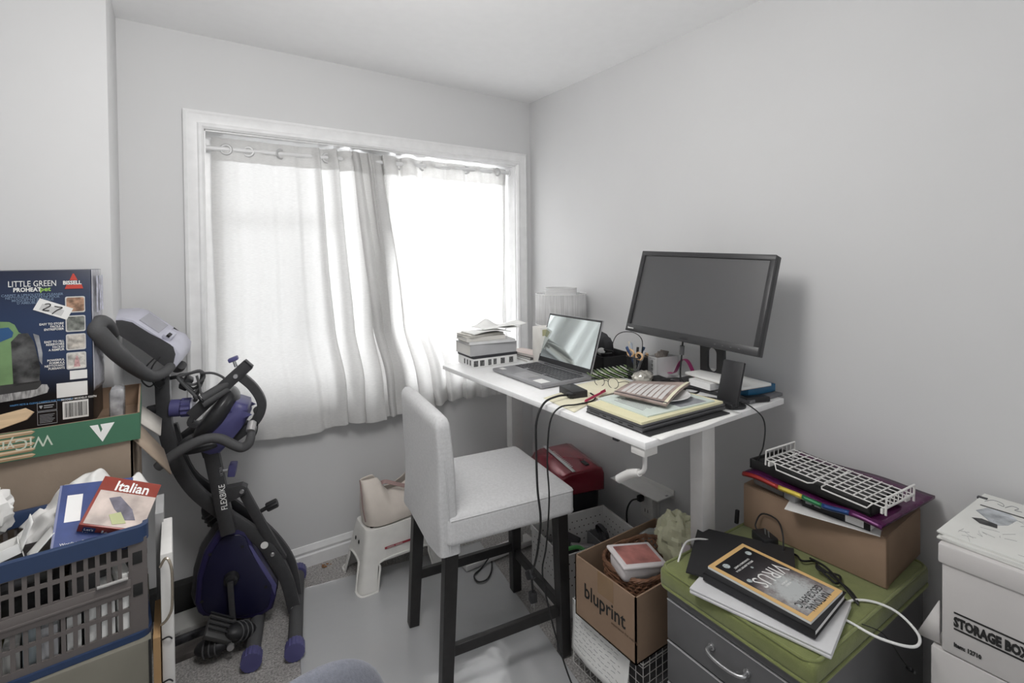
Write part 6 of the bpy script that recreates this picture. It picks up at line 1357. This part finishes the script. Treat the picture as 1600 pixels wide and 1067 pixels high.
text(gt,'WiCyr',0.040,(0.055,yy-0.0002,0.052),(-1,0,0),(0,0,-1),mat('pale_green_ink',(0.55,0.62,0.52),0.6),sx=0.9)
STR = mat('printed_wood_tones', (0.42,0.28,0.16), 0.5, vary=0.5, vscale=30, stretch=(0.3,1,6))
b = MB()
for k in range(5): b.prism([(X0,0.002+0.0145*k),(0.015,0.0025+0.0145*k),(0.022,0.008+0.0145*k),(0.015,0.0125+0.0145*k),(X0,0.0145+0.0145*k-0.001)],0.0003,frame((0,yy,0),(1,0,0),(0,0,1)))
b.build('printed_stakes', STR, gt)
b = MB()
for k in range(5): b.prism([(X0,0.0105+0.0145*k),(0.016,0.0105+0.0145*k),(0.020,0.0085+0.0145*k),(X0,0.0075+0.0145*k)],0.0003,frame((0,yy-0.0004,0),(1,0,0),(0,0,1)))
b.build('printed_highlight', mat('pale_straw_print',(0.70,0.60,0.45),0.5), gt)
o = MB().prism([(-0.22,-0.02),(0.02,0.02),(0.035,0.035),(0.02,0.05),(-0.22,0.035)],0.012,frame((-2.195,-0.778,1.048),(1,0,0.12),(0,0.15,1)),bev=0.003).build('wooden_stake', mat('birch_wood',(0.58,0.42,0.26),0.5,vary=0.3,vscale=12,stretch=(0.4,1,4))); tag(o,'pale pointed wooden stake lying along the front of the green tray box','stake')
slab('crumpled_wrap','crumpled clear wrap at the bottom right of the cleaner carton','plastic film',(-2.01,-0.60),(0.035,0.08,0.11),0,mat('clear_film',(0.30,0.30,0.31),0.15,vary=0.5,vscale=30,bump=0.8,bscale=25),0.981,bev=0.01)
# ---- carpet cleaner carton
cl = thing('cleaner_carton','dark blue retail carton of a carpet cleaner with product pictures, its side wrapped in plastic','box',(-2.2876,-0.3219,0.9800),-2)
cl.scale = (1.124,1.124,1.124)
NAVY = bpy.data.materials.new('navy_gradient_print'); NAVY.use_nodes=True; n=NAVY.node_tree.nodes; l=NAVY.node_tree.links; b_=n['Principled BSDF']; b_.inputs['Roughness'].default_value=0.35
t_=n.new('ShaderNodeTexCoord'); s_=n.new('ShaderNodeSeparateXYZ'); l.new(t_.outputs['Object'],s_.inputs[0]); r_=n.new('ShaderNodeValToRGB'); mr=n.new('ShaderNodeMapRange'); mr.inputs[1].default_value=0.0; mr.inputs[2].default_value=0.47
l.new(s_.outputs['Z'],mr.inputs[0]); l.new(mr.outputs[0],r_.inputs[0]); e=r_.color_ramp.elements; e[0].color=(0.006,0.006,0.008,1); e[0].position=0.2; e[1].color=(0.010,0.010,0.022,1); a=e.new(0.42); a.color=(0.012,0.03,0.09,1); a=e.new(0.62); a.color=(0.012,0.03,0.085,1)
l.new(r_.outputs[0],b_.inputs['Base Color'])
X0,X1,Y0,Y1,H = -0.225,0.200,-0.205,-0.045,0.417
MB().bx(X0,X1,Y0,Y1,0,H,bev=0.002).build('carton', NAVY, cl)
b = MB(); b.grid(lambda u,v:(X1+0.002+0.006*math.sin(math.pi*u)*(0.4+0.6*abs(math.sin(9*v)))+0.006*(1-v)*math.sin(2.4*u), Y0+0.003+0.15*u, 0.09+(H-0.09)*v),20,30); b.build('plastic_wrap', mat('wrap_over_print',(0.38,0.38,0.42),0.15,vary=0.35,vscale=14,bump=1.0,bscale=30), cl, solid=0.001, smooth=60)
sb_ = MB()
for k,(ya,yb) in enumerate(((0.03,0.07),(0.10,0.14),(0.15,0.19))): sb_.bx(X1+0.009,X1+0.0096,Y0+ya*0.7,Y0+ya*0.7+0.02,0.30,0.40)
sb_.build('side_print', mat('pale_violet_print',(0.50,0.50,0.62),0.3,vary=0.5,vscale=60), cl)
yf = Y0-0.0010
FX = lambda px_: X1-(141-px_)/ (141.0)*0.172     # front face layout, metres from the right edge
FZ = lambda py_: H-(py_-420)/205.0*0.400
def T(s,size,px_,py_,m=PAPER,align='LEFT',bold=0.02,sx=1.0): return text(cl,s,size,(FX(px_),yf-0.0003,FZ(py_)),(1,0,0),(0,0,1),m,align=align,bold=bold,sx=sx)
T('LITTLE GREEN',0.0215,9,441,bold=0.0,sx=0.68); T('PROHEAT',0.0145,17,447.5,bold=0.03,sx=0.82); T('pet',0.016,58,447.5,mat('lime_print',(0.35,0.60,0.12),0.5),bold=0.02); 
for k,s in enumerate(('CARPET & UPHOLSTERY CLEANER','NETTOYEUR PORTATIF POUR','MOQUETTES ET TISSUS','D AMEUBLEMENT')): T(s,0.0085,47,453.5+3.4*k,mat('steel_blue_print',(0.18,0.25,0.36),0.5),'CENTER',sx=0.9)
REDP = mat('coral_red_print', (0.55,0.07,0.05), 0.4)
b = MB(); f0 = frame((0,yf-0.0004,0),(1,0,0),(0,0,1))
b.prism([(FX(106),FZ(434)),(FX(119.5),FZ(434)),(FX(113.5),FZ(425)),(FX(111.5),FZ(425))],0.0002,f0); b.prism([(FX(98),FZ(445.5)),(FX(128.5),FZ(445.5)),(FX(126),FZ(440)),(FX(101),FZ(440))],0.0002,f0); b.build('red_triangle_logo', REDP, cl)
T('BISSELL',0.0135,95,439.5,bold=0.035,sx=0.86)
for k,(lines,py_) in enumerate(((('EASY TO STORE','FACILE A','ENTREPOSER'),493),(('EASY TO FILL','RESERVOIRS','FACILES','A REMPLIR'),517),(('POWERFUL','FORMULA','NETTOYANT','PUISSANTS'),542))):
    for j,s in enumerate(lines): T(s,0.0078,95,py_+3.7*j,align='RIGHT',bold=0.02,sx=0.85)
b = MB()
def rrect(x0,x1,z0,z1,r=0.004):
    P=[]
    for cx_,cz_,a0 in ((x1-r,z1-r,0),(x0+r,z1-r,90),(x0+r,z0+r,180),(x1-r,z0+r,270)):
        for k in range(5): a=R(a0+22.5*k); P.append((cx_+r*math.cos(a),cz_+r*math.sin(a)))
    return P
pics = [((0.40,0.24,0.16),456,478),((0.20,0.21,0.19),482,504),((0.45,0.42,0.38),507,529),((0.58,0.56,0.52),532,555)]
for k,(c_,pa,pb) in enumerate(pics):
    MB().prism(rrect(FX(98),FX(131),FZ(pb),FZ(pa)),0.0002,f0).build('feature_picture', mat('picture_border',(0.62,0.62,0.60),0.5), cl)
    MB().prism(rrect(FX(100),FX(129.5),FZ(pb-1.5),FZ(pa+1.5)),0.0002,frame((0,yf-0.0007,0),(1,0,0),(0,0,1))).build('feature_picture', mat('picture_%d'%k,c_,0.5,vary=0.55,vscale=70), cl)
b = MB(); b.prism([(FX(110),FZ(552)),(FX(121),FZ(552)),(FX(119),FZ(543)),(FX(116.5),FZ(537)),(FX(114.5),FZ(537)),(FX(112),FZ(543))],0.0002,frame((0,yf-0.0010,0),(1,0,0),(0,0,1))); b.build('bottle_picture', mat('bottle_print',(0.55,0.33,0.33),0.5,vary=0.3,vscale=200), cl)
for (a,c_,d,e_) in ((103,132,557,569),(81,132,572.5,592)): MB().prism(rrect(FX(a),FX(c_),FZ(e_),FZ(d),0.0008),0.0002,f0).build('white_label', PAPER, cl)
T('SERIE 1425',0.005,100,583,GINK)
T('MODEL / MODELO 5207N',0.007,88,596.5,PAPER,sx=0.9)
MB().prism(rrect(FX(90),FX(133),FZ(622),FZ(598),0.0008),0.0002,f0).build('barcode_label', PAPER, cl)
b = MB(); rn = random.Random(3); x = 93
while x < 130:
    w_ = rn.choice((0.4,0.7,1.1)); b.bx(FX(x),FX(x+w_),yf-0.0011,yf-0.0008,FZ(619.5),FZ(600.5)); x += w_+rn.choice((0.6,0.9,1.3))
b.build('barcode', INK, cl)
b = MB()
for (a,c_,d,e_) in ((49.5,81,596,607),(49.5,81,608,625)):
    for q_ in ((a,c_,d,d+0.5),(a,c_,e_-0.5,e_),(a,a+0.5,d,e_),(c_-0.5,c_,d,e_)): b.bx(FX(q_[0]),FX(q_[1]),yf-0.0008,yf-0.0004,FZ(q_[3]),FZ(q_[2]))
for k in range(6): b.bx(FX(53),FX(77-2*(k%3)),yf-0.0008,yf-0.0004,FZ(612+2*k+0.5),FZ(612+2*k))
b.bx(FX(60),FX(76),yf-0.0008,yf-0.0004,FZ(600.6),FZ(599.6)); b.bx(FX(60),FX(74),yf-0.0008,yf-0.0004,FZ(603.2),FZ(602.2)); b.prism([(FX(52.5),FZ(600.5)),(FX(54),FZ(599)),(FX(55.5),FZ(600)),(FX(57),FZ(599)),(FX(58.2),FZ(600.5)),(FX(55.5),FZ(604))],0.0002,f0)
b.build('fine_print_panel', mat('pale_grey_print',(0.45,0.47,0.5),0.5), cl)
# product picture: green machine with clear tank and hose
PG = mat('leaf_green_print', (0.17,0.29,0.13), 0.45, vary=0.25, vscale=14)
f1 = frame((0,yf-0.0007,0),(1,0,0),(0,0,1)); f2 = frame((0,yf-0.0010,0),(1,0,0),(0,0,1))
pxy = lambda L: [(FX(a),FZ(c)) for a,c in L]
b = MB(); b.prism(pxy([(-45,486),(-20,484),(10,486),(18,490),(24,500),(34,505),(34,566),(-45,570),(-60,530)]),0.0002,f0); b.build('picture_machine_body', PG, cl)
b = MB(); b.prism(pxy([(-20,494),(9,493),(16,500),(14,506),(-10,513),(-25,508)]),0.0002,f1); b.build('picture_handle_opening', mat('mid_blue_print2',(0.03,0.10,0.24),0.5), cl)
b = MB(); b.prism(pxy([(12,512),(24,502),(38,502),(47,514),(56,548),(54,568),(14,570)]),0.0002,f1); b.build('picture_clear_tank', mat('smoke_tank_print',(0.09,0.09,0.09),0.3,vary=0.9,vscale=26), cl)
b = MB(); b.prism(pxy([(46,503),(55,506),(60,530),(59,545),(55,540),(52,522)]),0.0002,f1); b.build('picture_tank_highlight', mat('highlight_print',(0.30,0.31,0.33),0.3,vary=0.4,vscale=30), cl)
b = MB(); b.prism(pxy([(-60,568),(56,566),(57,573),(50,578),(-60,583)]),0.0002,f1); b.build('picture_base', mat('dark_base_print',(0.05,0.05,0.05),0.4), cl)
b = MB(); b.prism(pxy([(-60,581),(50,577),(58,571),(66,572),(69,577),(66,583),(40,587),(-60,591)]),0.0002,f2); b.build('picture_hose', mat('hose_print',(0.35,0.35,0.35),0.4,vary=0.7,vscale=160,stretch=(1,1,0.2)), cl)
T('HAPPY PETS & CLEAN CARPETS FOR YOUR HOME',0.006,8,596,mat('sky_blue_print',(0.10,0.28,0.55),0.5),sx=0.9)
# price tag sticker
tg = MB(); M2 = frame((FX(79),yf-0.0014,FZ(472)),(0.905,0,-0.425),(0.425,0,0.905))
tg.prism([(-0.036,-0.016),(0.036,-0.016),(0.036,0.016),(-0.036,0.016)],0.0003,M2); tgo = tg.build('price_sticker', PAPER, cl)
bc = MB(); M3 = frame((FX(79),yf-0.0018,FZ(472)),(0.905,0,-0.425),(0.425,0,0.905)); x=-0.025
while x<0.022:
    bc.prism([(x,-0.011),(x+0.0007,-0.011),(x+0.0007,0.005),(x,0.005)],0.0002,M3); x+=0.0019
bc.build('barcode', GINK, tgo)
f_ = lambda x,y:(Vector((FX(79),yf-0.0030,FZ(472)))+Vector((0.905,0,-0.425))*x+Vector((0.425,0,0.905))*y)
b = MB(); b.tube([f_(-0.020,0.006),f_(-0.013,0.010),f_(-0.009,0.006),f_(-0.015,-0.004),f_(-0.018,-0.009),f_(-0.010,-0.008),f_(-0.006,-0.006)],0.0011,n=6,sub=5); b.tube([f_(-0.001,0.008),f_(0.008,0.009),f_(0.015,0.010),f_(0.008,0.0),f_(0.003,-0.012)],0.0011,n=6,sub=5)
b.build('handwritten_27', INK, tgo)

# ================= foreground: round padded chair back =================
BG = mat('blue_grey_fabric', (0.20,0.21,0.25), 0.95, bump=0.5, bscale=400, vary=0.1, vscale=150, sheen=0.3)
fg = thing('padded_chair','blue-grey padded chair with a rounded back, its top showing at the bottom of the picture','chair',(-1.70,-1.50,-0.03),14)
def pad(u,v):
    an = 2*math.pi*u; th = math.pi*v
    return (0.225*math.copysign(abs(math.sin(th)*math.cos(an))**0.85,math.cos(an)), 0.055*math.sin(th)*math.sin(an), 0.475+0.210*math.copysign(abs(math.cos(th))**0.8,math.cos(th)))
b = MB(); b.grid(pad,48,28,closeu=True); bmesh.ops.remove_doubles(b.bm,verts=b.bm.verts[:],dist=1e-5); b.build('backrest', BG, fg, smooth=80)
b = MB(); b.box((0.42,0.40,0.08),(0,-0.24,0.36),bev=0.035,seg=4); b.build('seat', BG, fg, smooth=70)
MB().tube([(0,0.05,0.42),(0,0.06,0.36),(0,0.0,0.31),(0,-0.15,0.305)],0.016,n=10,sub=4).build('back_support', BLK, fg)
MB().cyl((0,-0.2,0.10),(0,-0.2,0.325),0.025).build('gas_column', BLK, fg)
for k in range(5):
    a = R(72*k+20); MB().tube([(0,-0.2,0.10),(0.10*math.cos(a),-0.2+0.10*math.sin(a),0.085),(0.20*math.cos(a),-0.2+0.20*math.sin(a),0.06)],[0.022,0.016,0.012],n=10,sub=3).build('base_spoke', BLK, fg)
    MB().cyl((0.20*math.cos(a)-0.01*math.sin(a),-0.2+0.20*math.sin(a)+0.01*math.cos(a),0.055),(0.20*math.cos(a)+0.01*math.sin(a),-0.2+0.20*math.sin(a)-0.01*math.cos(a),0.055),0.025,n=16).build('caster', BLK, fg)
